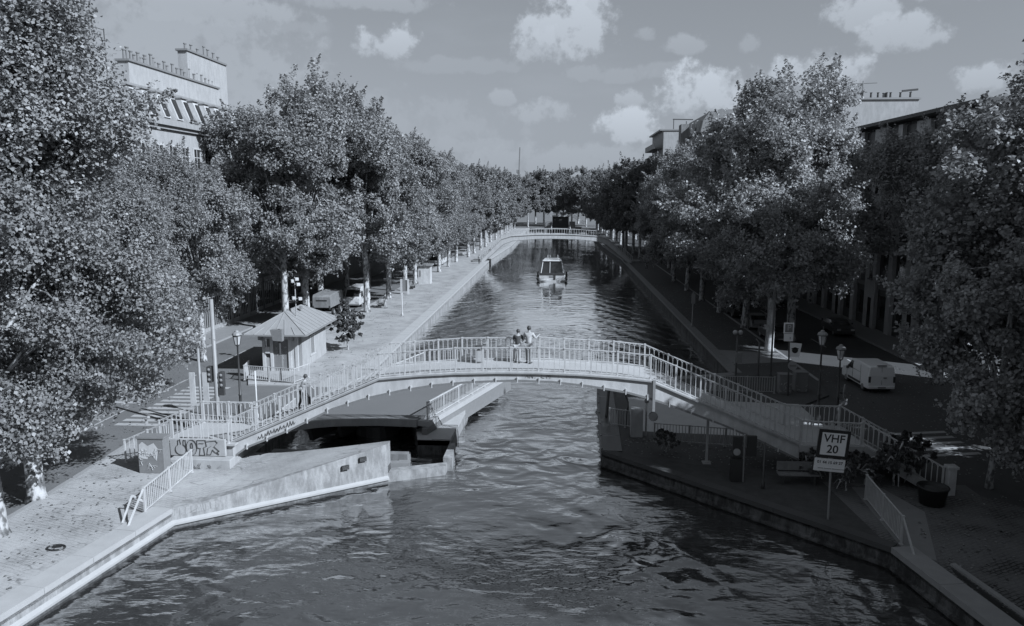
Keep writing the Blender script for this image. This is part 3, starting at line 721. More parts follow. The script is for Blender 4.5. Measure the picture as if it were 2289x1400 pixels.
# far bridge, steeper arms, built the same way over the same width of canal
FT = [(-15.6, 0.1), (-11.3, 4.5), (-9.4, 5.1), (-4.5, 5.4), (-.8, 5.45), (3, 5.4), (7.8, 5.1), (9.7, 4.5), (14.5, .1)]
FB = [(-15.6, -.7), (-11.0, 3.5), (-9.2, 4.2), (-4.5, 4.6), (-.8, 4.68), (3, 4.6), (7.6, 4.2), (9.4, 3.5), (14.5, -.7)]
fb = footbridge((0, 150.5, 0), 'small pale arched footbridge spanning the canal beyond the white cruiser', FT, FB, 3.2, -11.3, 9.7, 'arched iron footbridges', False)
for y in (150.58, 153.62):
    railing(fb, [(x, y, z) for x, z in FT], 1.1, 2.4, .5, False, rail=.1, bw=.05)
for x in (-16.2, 15.2): MB().box(x-.9, x+.9, 150.2, 154.0, -.2, .35).build('abutment', M['render2'], fb)

# ------------------------------------------------------------------ swing bridge, opened along the sunny bank
sw = empty('swing_bridge', (-9.6, 46, 0), 'grey road swing bridge turned open beside the sunny bank, half hidden behind the footbridge', 'swing bridge')
ang = math.atan2(9.26, 2.97); dl = Vector((math.cos(ang), math.sin(ang), 0)); dn_ = Vector((-dl.y, dl.x, 0))
P0 = Vector((-7.8, 40.35, 0)); WID, LEN = 6.0, 12.5
def sp(u, v, z): p = P0+dl*u+dn_*v; return (p.x, p.y, z)
def endcurve(v): return interp([(0, 0), (2.1, -.5), (4.2, -1.45), (5.2, -2.2), (6.0, -3.2)], v)   # rounded landing nose
vs_ = [WID*i/14 for i in range(15)]
top = MB(); fas = MB()
top.add([sp(endcurve(v)+.28, v, .70) for v in vs_]+[sp(LEN, v, .70) for v in reversed(vs_)]+[sp(endcurve(v)+.28, v, .52) for v in vs_]+[sp(LEN, v, .52) for v in reversed(vs_)],
        [tuple(range(30)), tuple(reversed(range(30, 60)))]+[(i, 30+i, 30+(i+1) % 30, (i+1) % 30) for i in range(30)])
top.build('road_deck', M['deckroad'], sw)
for a, b in zip(vs_[:-1], vs_[1:]):
    fas.hexa([sp(endcurve(a), a, .3), sp(endcurve(b), b, .3), sp(endcurve(b)+.27, b, .3), sp(endcurve(a)+.27, a, .3), sp(endcurve(a), a, .72), sp(endcurve(b), b, .72), sp(endcurve(b)+.27, b, .72), sp(endcurve(a)+.27, a, .72)])
fas.build('end_fascia', M['offwhite'], sw)
gd = MB()
for v in (.35, 2.2, 4.4, WID-.4):
    gd.hexa([sp(endcurve(v)+.8, v-.12, -.55), sp(LEN, v-.12, -.55), sp(LEN, v+.12, -.55), sp(endcurve(v)+.8, v+.12, -.55), sp(endcurve(v)+.5, v-.12, .5), sp(LEN, v-.12, .5), sp(LEN, v+.12, .5), sp(endcurve(v)+.5, v+.12, .5)])
gd.build('longitudinal_rib', M['dark'], sw)
MB().hexa([sp(-.2, -.75, -.5), sp(LEN, -.75, -.5), sp(LEN, -.45, -.5), sp(-.2, -.45, -.5), sp(-.2, -.75, .35), sp(LEN, -.75, .35), sp(LEN, -.45, .35), sp(-.2, -.45, .35)]).build('edge_girder', M['midgrey'], sw)
MB().hexa([sp(.1, -.72, .36), sp(LEN, -.72, .36), sp(LEN, -.02, .36), sp(.1, -.02, .36), sp(.1, -.72, .66), sp(LEN, -.72, .66), sp(LEN, -.02, .66), sp(.1, -.02, .66)]).build('footway', M['coping'], sw)
railing(sw, [sp(.2, -.6, .68), sp(LEN-.2, -.6, .68)], 1.05, 2.0, .2, False, rail=.07, bw=.035)
railing(sw, [sp(2.5, WID-.1, .7), sp(LEN-.2, WID-.1, .7)], 1.05, 2.0, .2, False, rail=.07, bw=.035)
cn = MB(); cn.obox((-7.9, 37.4, -.75), .5, 2.2, .5, .1); cn.obox((-8.0, 36.3, -.75), 1.2, .4, 1.0, .1); cn.build('locking_beam', M['grey'], sw)
pv = MB(); pv.lathe([(1.3, -1.2), (1.3, -.2), (.9, -.1)], (-10.6, 43.0, 0), 20); pv.build('pivot', M['dark'], sw)
def text(s, size, parent, loc, rot, mat, name, ext=.004, align='CENTER'):
    c = bpy.data.curves.new(name, 'FONT'); c.body = s; c.size = size; c.align_x = align; c.align_y = 'CENTER'; c.extrude = ext; c.offset = size*.012
    c.materials.append(mat)
    o = bpy.data.objects.new(name, c); col.objects.link(o)
    bpy.context.view_layer.update()
    me = bpy.data.meshes.new_from_object(o.evaluated_get(bpy.context.evaluated_depsgraph_get())); bpy.data.objects.remove(o)
    o = link_mesh(name, me, parent, Vector(loc)-wloc(parent)); o.rotation_euler = rot
    return o
# ------------------------------------------------------------------ lock keeper's hut
X0, X1, Y0, Y1 = -22.1, -19.35, 54.6, 61.4
hut = empty('keeper_hut', (-20.7, 58, 0), 'small white keeper hut with a hipped zinc roof on the sunny quay', 'hut')
wm = MB(); wm.box(X0, X1, Y0+.9, Y1, -.1, 2.85); wm.build('wall', M['render'], hut)
fm = MB()
for x in (X0+.02, X0+.62, X1-.75, X1-.02-.22): fm.box(x, x+.22, Y0, Y0+.2, -.1, 2.8)
fm.box(X0, X1, Y0+.02, Y0+.18, 2.45, 2.84); fm.build('porch_frame', M['white'], hut)
MB().box(X0+.24, X0+.62, Y0+.06, Y0+.16, -.1, 1.0).build('porch_panel', M['render'], hut)
MB().box(X1-.53, X1-.24, Y0+.05, Y0+.15, -.1, 2.4).build('porch_panel', M['white'], hut)
MB().box(X0+.26, X0+.6, Y0-.06, Y0+.02, 1.35, 1.85).build('notice_box', M['white'], hut)
dr = MB().box(X0+.85, X1-.78, Y0+.1, Y0+.16, -.05, 2.4).build('door', M['midgrey'], hut)
gr = []
for i in range(26):
    x = r2.uniform(.1, .9); y = r2.uniform(.9, 1.9); gr.append([(x+r2.uniform(-.12, .12), y+r2.uniform(-.16, .16)) for _ in range(4)])
strokes(dr, gr, (X0+.9, Y0+.1, -.05), (1, 0, 0), 1.05, M['pale'], .045, (0, -1, 0), 'graffiti_lettering')
MB().box(X0+.84, X1-.77, Y0+.08, Y0+.18, 2.4, 2.45).build('door_frame', M['white'], hut)
hw = MB(); hw.box(X1-.02, X1+.015, 57.4, 58.35, .75, 2.1); wn = hw.build('window', M['midgrey'], hut)
wf = MB(); wf.box(X1+.016, X1+.05, 57.32, 57.42, .68, 2.18); wf.box(X1+.016, X1+.05, 58.33, 58.43, .68, 2.18); wf.box(X1+.016, X1+.05, 57.42, 58.33, 2.1, 2.18); wf.box(X1+.016, X1+.09, 57.25, 58.5, .6, .68)
wf.build('window_frame', M['white'], wn)
E0, E1, F0, F1, ZE, ZRg = -23.05, -18.45, 53.7, 62.1, 2.92, 4.3
rf = MB(); ra, rb = (-20.72, 55.9, ZRg), (-20.72, 59.6, ZRg)
rf.add([(E0, F0, ZE), (E1, F0, ZE), (E1, F1, ZE), (E0, F1, ZE), ra, rb, (E0, F0, ZE-.1), (E1, F0, ZE-.1), (E1, F1, ZE-.1), (E0, F1, ZE-.1)],
       [(0, 1, 4), (1, 2, 5, 4), (2, 3, 5), (3, 0, 4, 5), (0, 6, 7, 1), (1, 7, 8, 2), (2, 8, 9, 3), (3, 9, 6, 0), (9, 8, 7, 6)])
roof = rf.build('roof', M['zinc'], hut)
sm = MB()
def seam(a, b): sm.bar(Vector(a)+Vector((0, 0, .02)), Vector(b)+Vector((0, 0, .02)), .05, .05)
for c in ((E0, F0, ZE), (E1, F0, ZE)): seam(c, ra)
for c in ((E0, F1, ZE), (E1, F1, ZE)): seam(c, rb)
seam(ra, rb)
for i in range(1, 6):
    t = i/6; x = E0+(E1-E0)*t; k = 1-abs(2*t-1); seam((x, F0, ZE), (x+(ra[0]-x)*k*.96, F0+(ra[1]-F0)*k*.96, ZE+(ZRg-ZE)*k*.96))
for i in range(1, 11):
    y = F0+(F1-F0)*i/11
    k = min(1, (y-F0)/(ra[1]-F0), (F1-y)/(F1-rb[1])) if not ra[1] <= y <= rb[1] else 1
    seam((E1, y, ZE), (E1+(ra[0]-E1)*k*.97, y, ZE+(ZRg-ZE)*k*.97)); seam((E0, y, ZE), (E0+(ra[0]-E0)*k*.97, y, ZE+(ZRg-ZE)*k*.97))
sm.build('standing_seam', M['zinc'], roof)
gm_ = MB(); gm_.bar((E0, F0-.04, ZE-.06), (E1, F0-.04, ZE-.06), .1, .1); gm_.bar((E1+.04, F0, ZE-.06), (E1+.04, F1, ZE-.06), .1, .1); gm_.build('gutter', M['grey'], roof)
MB().box(-20.3, -20.1, 57.9, 58.2, 4.2, 4.42).build('roof_vent', M['grey'], hut)
for x in (X0+.02, X1-.4):
    MB().hexa([(x, F0+.15, 2.5), (x+.1, F0+.15, 2.5), (x+.1, Y0, 2.3), (x, Y0, 2.3), (x, F0+.15, 2.8), (x+.1, F0+.15, 2.8), (x+.1, Y0, 2.8), (x, Y0, 2.8)]).build('eaves_bracket', M['offwhite'], hut)
# camera mast rising from the roof
ms = empty('camera_mast', (-20.0, 56.4, 3.9), 'thin pole with white cameras rising above the zinc hut roof', 'mast')
MB().tube([(-20.0, 56.4, 3.4), (-20.02, 56.4, 6.9)], [.05, .04], 8).build('pole', M['offwhite'], ms)
for (dx, z) in ((.12, 6.75), (-.12, 6.6), (.2, 6.35), (-.1, 5.3), (.28, 5.25)):
    c = MB(); c.obox((-20.0+dx*1.3, 56.35, z), .26, .34, .22, .5); c.bar((-20, 56.4, z), (-20+dx*1.3, 56.35, z), .04); c.build('camera', M['white'], ms, bevel=.03)
# hooded signal in front of the hut
hs = empty('signal_post', (-19.55, 51.4, 0), 'post with a dark hooded signal head standing in front of the hut door', 'signal')
MB().tube([(-19.55, 51.4, -.1), (-19.55, 51.5, 3.75)], .09, 10).build('pole', M['dark'], hs)
MB().add([(-20.15, 51.3, 3.72), (-19.3, 51.3, 3.72), (-19.3, 51.3, 2.9), (-19.95, 51.3, 2.95), (-20.05, 51.7, 3.72), (-19.3, 51.7, 3.72), (-19.3, 51.7, 2.9), (-19.85, 51.7, 2.95)],
         [(0, 1, 2, 3), (7, 6, 5, 4), (0, 4, 5, 1), (1, 5, 6, 2), (2, 6, 7, 3), (3, 7, 4, 0)]).build('signal_hood', M['midgrey'], hs)
MB().box(-19.75, -19.35, 51.25, 51.55, 1.0, 1.9).build('control_box', M['midgrey'], hs)

def fence(label, pts, h=1.05, mat=None, group=None, post=2.0, bal=.16, arch=False, rail=.05, bw=.03):
    t = empty('metal_railing', pts[0], label, 'railing', group)
    railing(t, pts, h, post, bal, arch, mat, 'rail_panel', rail=rail, bw=bw)
    return t
fence('white railing guarding the front of the hut', [(-22.6, 53.2, 0), (-22.3, 51.7, 0), (-18.4, 50.9, 0), (-17.9, 52.6, 0)], 1.05)
f = fence('white railing on the pale setts next to the sprayed bridge block', [(-17.3, 33.6, 0), (-17.0, 28.9, 0)], 1.1)
e = MB(); e.bar((-17.0, 28.9, 1.08), (-16.95, 27.5, .0), .06); e.bar((-17.45, 28.8, .8), (-17.4, 27.9, 0), .06); e.bar((-17.0, 28.9, .5), (-17.45, 28.8, .8), .06); e.build('end_stay', M['white'], f)
fence('white railing in the shade along the path down to the dark setts', [(13.35, 32.2, 0), (13.0, 27.9, 0)], 1.1)
e = MB(); e.bar((13.0, 27.9, 1.08), (13.05, 26.9, 0), .06); e.build('end_stay', M['white'], bpy.data.objects['metal_railing.002'])
fence('low pale railing at the water corner under the footbridge', [(3.0, 42.4, 0), (4.7, 41.6, 0)], 1.0, M['offwhite'], post=.85)
fence('long pale railing behind the steel support post under the bridge arch', [(5.2, 39.6, 0), (10.6, 38.6, 0)], 1.0, M['offwhite'])
fence('pale railing across the road end on the shaded bank', [(9.1, 50.4, 0), (14.4, 50.2, 0)], 1.1, M['offwhite'])
fence('white railing beside the crossing behind the bridge landing', [(-15.6, 43.1, 0), (-15.6, 39.0, 0), (-20.2, 39.6, 0)], 1.05)
bc = MB(); bc.box(4.0, 4.65, 40.2, 40.7, 0, 1.6); bx = bc.build('locker', M['offwhite'], loc=(4.3, 40.4, 0), bevel=.02)
tag(bx, 'pale upright steel locker beside the corner railing under the bridge', 'locker')
lp = empty('safety_pole', (4.75, 40.6, 0), 'short dark pole with lifebuoy box by the pale locker', 'pole'); MB().tube([(4.85, 40.5, 0), (4.85, 40.5, 2.5)], .05).build('pole', M['offwhite'], lp); MB().box(4.75, 4.95, 40.4, 40.6, 1.9, 2.5).build('box', M['dark'], lp)
for i, (x, y, h, lab) in enumerate(((2.9, 43.8, 3.3, 'dark leaning mooring pole at the water corner, the taller'), (3.9, 42.2, 2.6, 'thin dark mooring pole beside the corner railing'))):
    t = empty('mooring_pole', (x, y, 0), lab, 'pole'); MB().tube([(x, y, -.1), (x+.12, y, h*.55), (x-.05, y, h*.7), (x-.02, y, h)], .09 if i == 0 else .045).build('pole', M['dark'], t)

# ------------------------------------------------------------------ street lamps
def lantern(label, x, y, h, group='lantern street lamps', z0=0.0):
    t = empty('street_lamp', (x, y, z0), label, 'street lamp', group)
    MB().lathe([(.2, -.05), (.2, .35), (.17, .4), (.16, 1.0), (.12, 1.08), (.085, 1.15), (.075, 1.6), (.1, 1.63), (.1, 1.68), (.07, 1.72), (.045, h-.95), (.09, h-.9), (.05, h-.86)], (x, y, z0), 10).build('column', M['dark'], t, True)
    MB().lathe([(.14, h-.84), (.24, h-.32)], (x, y, z0), 6).build('lantern_glass', M['lampglass'], t)
    fr = MB()
    for k in range(6):
        a = math.pi*k/3; fr.bar((x+.14*math.cos(a), y+.14*math.sin(a), z0+h-.84), (x+.245*math.cos(a), y+.245*math.sin(a), z0+h-.32), .03)
    fr.lathe([(.16, h-.88), (.16, h-.83)], (x, y, z0), 6); fr.lathe([(.27, h-.33), (.27, h-.28)], (x, y, z0), 6); fr.build('lantern_frame', M['dark'], t)
    MB().lathe([(.29, h-.28), (.25, h-.17), (.13, h-.1), (.11, h-.04), (.03, h)], (x, y, z0), 10).build('lantern_cap', M['grey'], t)
    return t
lantern('grey lantern lamp beside the zebra crossing on the sunny bank', -18.26, 41.6, 5.45)
lantern('dark lantern lamp behind the bridge landing, taller of two', 15.04, 43.6, 5.46)
l2 = lantern('dark lantern lamp carrying a round road sign, behind the bridge landing', 15.97, 43.2, 4.72)
rs = empty('road_sign', (16.2, 43.1, 1.3), 'round pale road sign fixed to the shorter lantern lamp', 'road sign')
dm = MB(); dm.lathe([(.48, -.02), (.48, .02)], (0, 0, 0), 24); dv = [(16.28+p[2]*.9+p[0]*.45, 43.1+p[0]*.89-p[2]*.4, 1.95+p[1]) for p in dm.v]; dm.v = dv; dm.build('disc', M['offwhite'], rs)
MB().box(16.0, 16.3, 43.05, 43.2, 1.9, 1.98).build('bracket', M['dark'], rs)
MB().bar((16.02, 43.0, 1.35), (16.5, 43.15, 1.4), .03, .35).build('arrow_plate', M['offwhite'], rs)

def pole_thing(name, label, x, y, h, r, cat, mat, group=None):
    t = empty(name, (x, y, 0), label, cat, group)
    MB().lathe([(r*1.8, -.12), (r*1.8, .25), (r*1.1, .35), (r, .5), (r*.8, h)], (x, y, 0), 10).build('pole', mat, t, True)
    return t
t = pole_thing('traffic_signal', 'tall grey mast with traffic light heads by the zebra crossing', -18.65, 39.5, 7.5, .13, 'traffic signal', M['grey'])
for (dx, z) in ((-.34, 3.35), (.32, 3.05)):
    hd = MB().box(-18.65+dx-.13, -18.65+dx+.13, 39.4, 39.7, z-.45, z+.45).build('signal_head', M['dark'], t, bevel=.03)
    for k in range(3): MB().ball((-18.65+dx, 39.4, z-.28+k*.28), .09, 8, 5).build('lens', M['midgrey'], hd)
MB().box(-18.5, -18.2, 39.4, 39.6, 2.2, 2.6).build('push_box', M['dark'], t)
t = pole_thing('direction_post', 'grey post holding two tall blank white panels near the crossing', -20.5, 41.4, 4.4, .09, 'sign post', M['grey'])
for dx in (-.42, .36): MB().box(-20.5+dx-.16, -20.5+dx+.16, 41.3, 41.36, 1.15, 3.0).build('panel', M['white'], t)
t = pole_thing('guide_post', 'thin white post standing just behind the grey lantern lamp', -17.65, 42.4, 2.9, .05, 'post', M['white'])
for (x, y, h, lab, lamp) in ((12.35, 52.4, 3.75, 'dark pole with two pale round cameras on top near the quay edge', 1), (14.45, 54.6, 2.6, 'short dark pole standing in front of the pale tree trunk', 0), (15.35, 54.6, 6.6, 'tall dark slender pole standing in front of the pale tree trunk', 0)):
    t = pole_thing('signal_pole', lab, x, y, h, .075, 'pole', M['dark'])
    if lamp:
        for dx in (-.16, .2): MB().ball((x+dx, y, h-.05), .17, 10, 7).build('camera_globe', M['offwhite'], t, True)
        MB().box(x-.05, x+.35, y-.15, y+.1, 1.6, 2.3).build('notice', M['midgrey'], t)
    else: MB().bar((x, y, h-.05), (x-.25, y, h+.25), .05).build('arm', M['grey'], t)
t = pole_thing('guide_post', 'slim white post alone on the edge of the sunny quay', -17.05, 81.5, 2.5, .055, 'post', M['white'])
t = pole_thing('quay_post', 'pale signal post by the water edge, deep in the shade', 13.4, 76.0, 3.6, .07, 'post', M['grey'])
MB().box(13.25, 13.6, 75.9, 76.0, 2.4, 3.4).build('plate', M['grey'], t)

# ------------------------------------------------------------------ signs
t = empty('radio_channel_sign', (11.0, 29.95, 0), 'framed square sign reading VHF 20 with a number plate below', 'sign')
tl = R(-4.5)
MB().tube([(11.03, 30.02, -.1), (11.0, 30.02, 3.5)], .045, 8).build('pole', M['grey'], t)
def tilt(p, c, a):
    x, z = p[0]-c[0], p[2]-c[2]; return (c[0]+x*math.cos(a)+z*math.sin(a)*-1, p[1], c[2]+x*math.sin(a)+z*math.cos(a))
c0 = (11.02, 29.9, 3.18)
def tbox(x0, x1, y0, y1, z0, z1):
    m = MB().box(x0, x1, y0, y1, z0, z1); m.v = [tilt(p, c0, tl) for p in m.v]; return m
fr = tbox(10.40, 11.64, 29.93, 29.98, 2.63, 3.78).build('sign_frame', M['black'], t)
tbox(10.53, 11.51, 29.915, 29.935, 2.74, 3.66).build('sign_face', M['sign'], t)
tbox(10.38, 11.58, 29.92, 29.96, 2.06, 2.58).build('number_plate', M['sign'], t)
def ttext(s, size, x, z, mat, name): 
    p = tilt((x, 29.912, z), c0, tl); return text(s, size, t, (p[0], 29.909, p[2]), (R(90), -tl, 0), mat, name)
ttext('VHF', .46, 11.02, 3.42, M['ink'], 'lettering'); ttext('20', .46, 11.0, 2.98, M['ink'], 'lettering')
tt = ttext('01 44 15 69 27', .165, 10.98, 2.43, M['ink'], 'lettering'); tt.location.y += .004
tl2 = []
for wx in ((0, .18), (.24, .5), (.56, 1.02)): tl2.append([(wx[0], 0), (wx[1], 0)])
pl_ = strokes(t, tl2, (10.47, 29.918, 2.225), (math.cos(tl), 0, math.sin(tl)), 1.0, M['midgrey'], .05, (0, -1, 0), 'small_print')

t = empty('parking_sign', (15.16, 49.6, 0), 'parking sign with a letter P above a pale plate on a pole', 'road sign')
MB().tube([(15.16, 49.65, -.1), (14.98, 49.65, 4.9)], .055, 8).build('pole', M['dark'], t)
MB().box(14.62, 15.26, 49.56, 49.6, 4.18, 4.88).build('plate', M['sign'], t); MB().box(14.7, 15.18, 49.545, 49.565, 4.26, 4.8).build('blue_field', M['midgrey'], t)
text('P', .52, t, (14.95, 49.53, 4.54), (R(90), 0, 0), M['pale'], 'lettering')
MB().box(14.66, 15.24, 49.56, 49.6, 3.66, 4.15).build('plate', M['sign'], t)
text('2', .2, t, (15.05, 49.555, 3.86), (R(90), 0, 0), M['midgrey'], 'lettering')
t2 = empty('tow_away_sign', (15.4, 49.7, 2.6), 'pale rectangular sign with a dark blob pictogram beside the parking sign', 'road sign')
MB().hexa([(15.02, 49.62, 2.62), (15.72, 49.62, 2.6), (15.72, 49.66, 2.6), (15.02, 49.66, 2.62), (15.05, 49.62, 3.56), (15.84, 49.62, 3.5), (15.84, 49.66, 3.5), (15.05, 49.66, 3.56)]).build('plate', M['sign'], t2)
bl = MB(); bl.tube([(15.42, 49.615, 3.06), (15.42, 49.60, 3.06)], .2, 14); bl.box(15.2, 15.64, 49.6, 49.615, 3.14, 3.2); bl.build('pictogram', M['ink'], t2)
MB().bar((15.08, 49.66, 3.0), (15.1, 49.66, 3.1), .3, .05).build('bracket', M['dark'], t2)
t3 = empty('road_sign', (15.1, 49.55, 1.7), 'small round pale sign low on the parking sign pole', 'road sign')
d = MB(); d.tube([(15.3, 49.5, 2.05), (15.3, 49.54, 2.05)], .3, 16); d.build('disc', M['offwhite'], t3)
d = MB(); d.box(15.1, 15.5, 49.48, 49.5, 2.0, 2.1); d.build('bar', M['midgrey'], t3)
def cabinet(label, x0, x1, y0, y1, h, mat, seed=1, n=10):
    t = empty('utility_cabinet', ((x0+x1)/2, (y0+y1)/2, 0), label, 'cabinet')
    MB().box(x0, x1, y0, y1, 0, h).build('body', mat, t, bevel=.02); MB().box(x0-.04, x1+.04, y0-.04, y1+.04, h, h+.07).build('lid', mat, t)
    q = random.Random(seed); L = []
    for i in range(n):
        a, b = q.uniform(.05, .95), q.uniform(.1, .9); L.append([(a+q.uniform(-.12, .12), b+q.uniform(-.12, .12)) for _ in range(5)])
    s = min(x1-x0, h)
    strokes(t, [[(min(max(a, .03), (x1-x0)/s-.04), min(max(b, .05), h/s-.05)) for a, b in l] for l in L], (x0, y0, 0), (1, 0, 0), s, M['pale'], .05, (0, -1, 0), 'graffiti_lettering')
    return t
cabinet('grey cabinet covered in pale graffiti behind the parking sign pole', 14.7, 15.5, 50.1, 50.7, 1.25, M['midgrey'], 2, 14)
cabinet('second sprayed cabinet, next to the white graffiti one at the road corner', 15.9, 16.7, 50.6, 51.4, 1.3, M['midgrey'], 4, 5)
cb = cabinet('tall dark cabinet with white torn posters beside the bridge steps on the sunny bank', -19.75, -18.5, 33.35, 33.95, 1.7, M['midgrey'], 5, 16)
pst = MB(); pst.add([(-19.7, 33.34, .75), (-19.3, 33.34, .7), (-19.15, 33.34, 1.0), (-18.85, 33.34, .62), (-18.75, 33.34, 1.2), (-18.95, 33.34, 1.5), (-19.25, 33.34, 1.35), (-19.5, 33.34, 1.55), (-19.68, 33.34, 1.4)], [tuple(range(9))])
pst.build('torn_poster', M['white'], cb)
t = empty('information_panel', (8.5, 34.0, 0), 'dark double cabinet with a white disc on it, under the footbridge', 'panel')
MB().box(8.02, 8.45, 33.9, 34.05, 1.2, 2.15).build('panel', M['black'], t); MB().box(8.66, 9.08, 33.9, 34.05, 1.25, 2.2).build('panel', M['black'], t)
MB().tube([(8.55, 34.02, -.05), (8.55, 34.02, 2.25)], .05).build('pole', M['grey'], t)
MB().box(8.0, 8.5, 33.92, 34.3, .0, 1.1).build('cabinet', M['black'], t)
d = MB(); d.tube([(8.2, 33.86, 1.45), (8.2, 33.9, 1.45)], .16, 16); d.build('disc', M['offwhite'], t)
t = pole_thing('guide_post', 'thin dark post standing beside the dark double cabinet', 9.25, 33.2, 2.15, .05, 'post', M['dark'])
# bench on the shaded corner, tubs, stones, other small things
t = empty('bench', (11.0, 33.9, 0), 'dark slatted bench in the shade under the bridge stairs', 'bench')
MB().box(10.1, 11.9, 33.7, 34.15, .42, .48).build('seat', M['wood'], t); MB().box(10.1, 11.9, 34.15, 34.2, .55, .95).build('backrest', M['wood'], t)
for x in (10.3, 11.7): MB().box(x-.04, x+.04, 33.72, 34.18, 0, .42).build('leg', M['dark'], t)
def tub(label, x, y, r, h, group):
    t = empty('planter', (x, y, 0), label, 'planter', group)
    MB().lathe([(r*.8, 0), (r, h*.9), (r*1.07, h*.92), (r*1.07, h), (r*.92, h), (r*.9, h-.08)], (x, y, 0), 14).build('tub', M['black'], t, True)
    MB().lathe([(r*.9, h-.1), (r*.01, h-.05)], (x, y, 0), 14).build('soil', M['dark'], t)
    return t
tub('big black round tub next to the foot of the bridge stairs', 16.0, 31.9, .6, .8, 'black tubs'); tub('black tub further along the edge of the dark setts', 20.6, 31.2, .45, .85, 'black tubs')
for (x, y, z, lab) in ((-21.4, 29.9, .85, 'pale stone bollard at the foot of the big tree by the kerb'), (-20.4, 32.9, .6, 'grey mossy stone block in the dappled shade'), (-19.0, 34.6, .55, 'dark stone block beside the poster cabinet')):
    b = MB().lathe([(.36, -.05), (.4, .1), (.36, z*.6), (.22, z*.9), (.05, z)], (0, 0, 0), 9).build('stone_bollard', M['render2'], loc=(x, y, 0), smooth=True); tag(b, lab, 'bollard')
t = empty('mooring_ring', (-18.6, 25.6, 0.0), 'black iron mooring ring lying on the pale setts', 'ring')
MB().tube([(-18.6+.33*math.cos(a*math.pi/8), 25.6+.22*math.sin(a*math.pi/8), .04) for a in range(17)], .035, 6).build('ring', M['black'], t)
MB().bar((-18.75, 25.6, .05), (-18.45, 25.7, .05), .05).build('pin', M['black'], t)
for (x, y, z, lab) in ((-9.9, 33.66, .38, 'small dark opening low in the apron wall, the lower one'), (-9.2, 34.18, .62, 'small dark opening in the apron wall, the upper one')):
    b = MB(); d = Vector((7.9, 5.7, 0)).normalized(); n_ = Vector((d.y, -d.x, 0)); c = Vector((x, y, z))+n_*.0
    b.obox((c.x+.1*n_.x*0, c.y, c.z), .34, .1, .2, math.atan2(d.y, d.x))
    o = b.build('wall_grating', M['black'], loc=(x, y, z)); tag(o, lab, 'grating')
# sunny quay furniture
t = empty('kiosk', (-20.0, 113, 0), 'white box kiosk with a grey lid at the edge of the sunny quay', 'kiosk')
MB().box(-20.9, -19.1, 112, 113.6, 0, 2.7).build('body', M['white'], t); MB().box(-21.2, -18.8, 111.7, 113.9, 2.7, 2.9).build('roof', M['grey'], t); MB().box(-20.7, -20.5, 111.96, 112.0, 1.1, 2.0).build('door', M['midgrey'], t)
t = empty('information_panel', (-20.3, 100, 0), 'grey notice panel with two white posts on the sunny quay', 'panel')
MB().box(-20.9, -20.2, 99.9, 100.05, .4, 1.9).build('panel', M['midgrey'], t)
for x in (-20.95, -20.05): MB().box(x-.12, x+.12, 99.8, 100.1, 0, 2.0).build('post', M['white'], t)
for i, (x, y, s, lab) in enumerate(((-20.6, 86.3, .5, 'pale stone block nearest the tree trunk on the sunny quay'), (-20.4, 89.5, .42, 'small pale stone between the benches and the quay trees'), (-20.2, 92.5, .48, 'rounded pale stone beside the notice panel'), (-20.0, 95.2, .4, 'small white stone just short of the notice panel'))):
    b = MB().lathe([(s*.9, -.05), (s, s*.5), (s*.8, s*1.1), (s*.3, s*1.35)], (0, 0, 0), 8).build('stone_block', M['render'], loc=(x, y, 0)); tag(b, lab, 'stone')
for i, (x, y, lab) in enumerate(((-20.9, 87.8, 'wooden bench under the quay trees facing the canal'), (-20.6, 106.0, 'low dark bench between notice panel and kiosk'))):
    t = empty('bench', (x, y, 0), lab, 'bench')
    MB().box(x-.25, x+.25, y-.9, y+.9, .42, .5).build('seat', M['wood'], t); MB().box(x-.3, x-.24, y-.9, y+.9, .55, .95).build('backrest', M['wood'], t)
    for yy in (y-.7, y+.7): MB().box(x-.22, x+.22, yy-.05, yy+.05, 0, .42).build('leg', M['dark'], t)
for i, (x, y) in enumerate(((-22.0, 79.2), (-21.7, 79.9), (-21.3, 79.3))):
    b = MB().lathe([(.09, 0), (.09, .9), (.05, 1.0)], (0, 0, 0), 8).build('bollard', M['white'], loc=(x, y, 0)); tag(b, 'slim white bollard beside the bush next to the hut', 'bollard', 'white bollards by the hut')
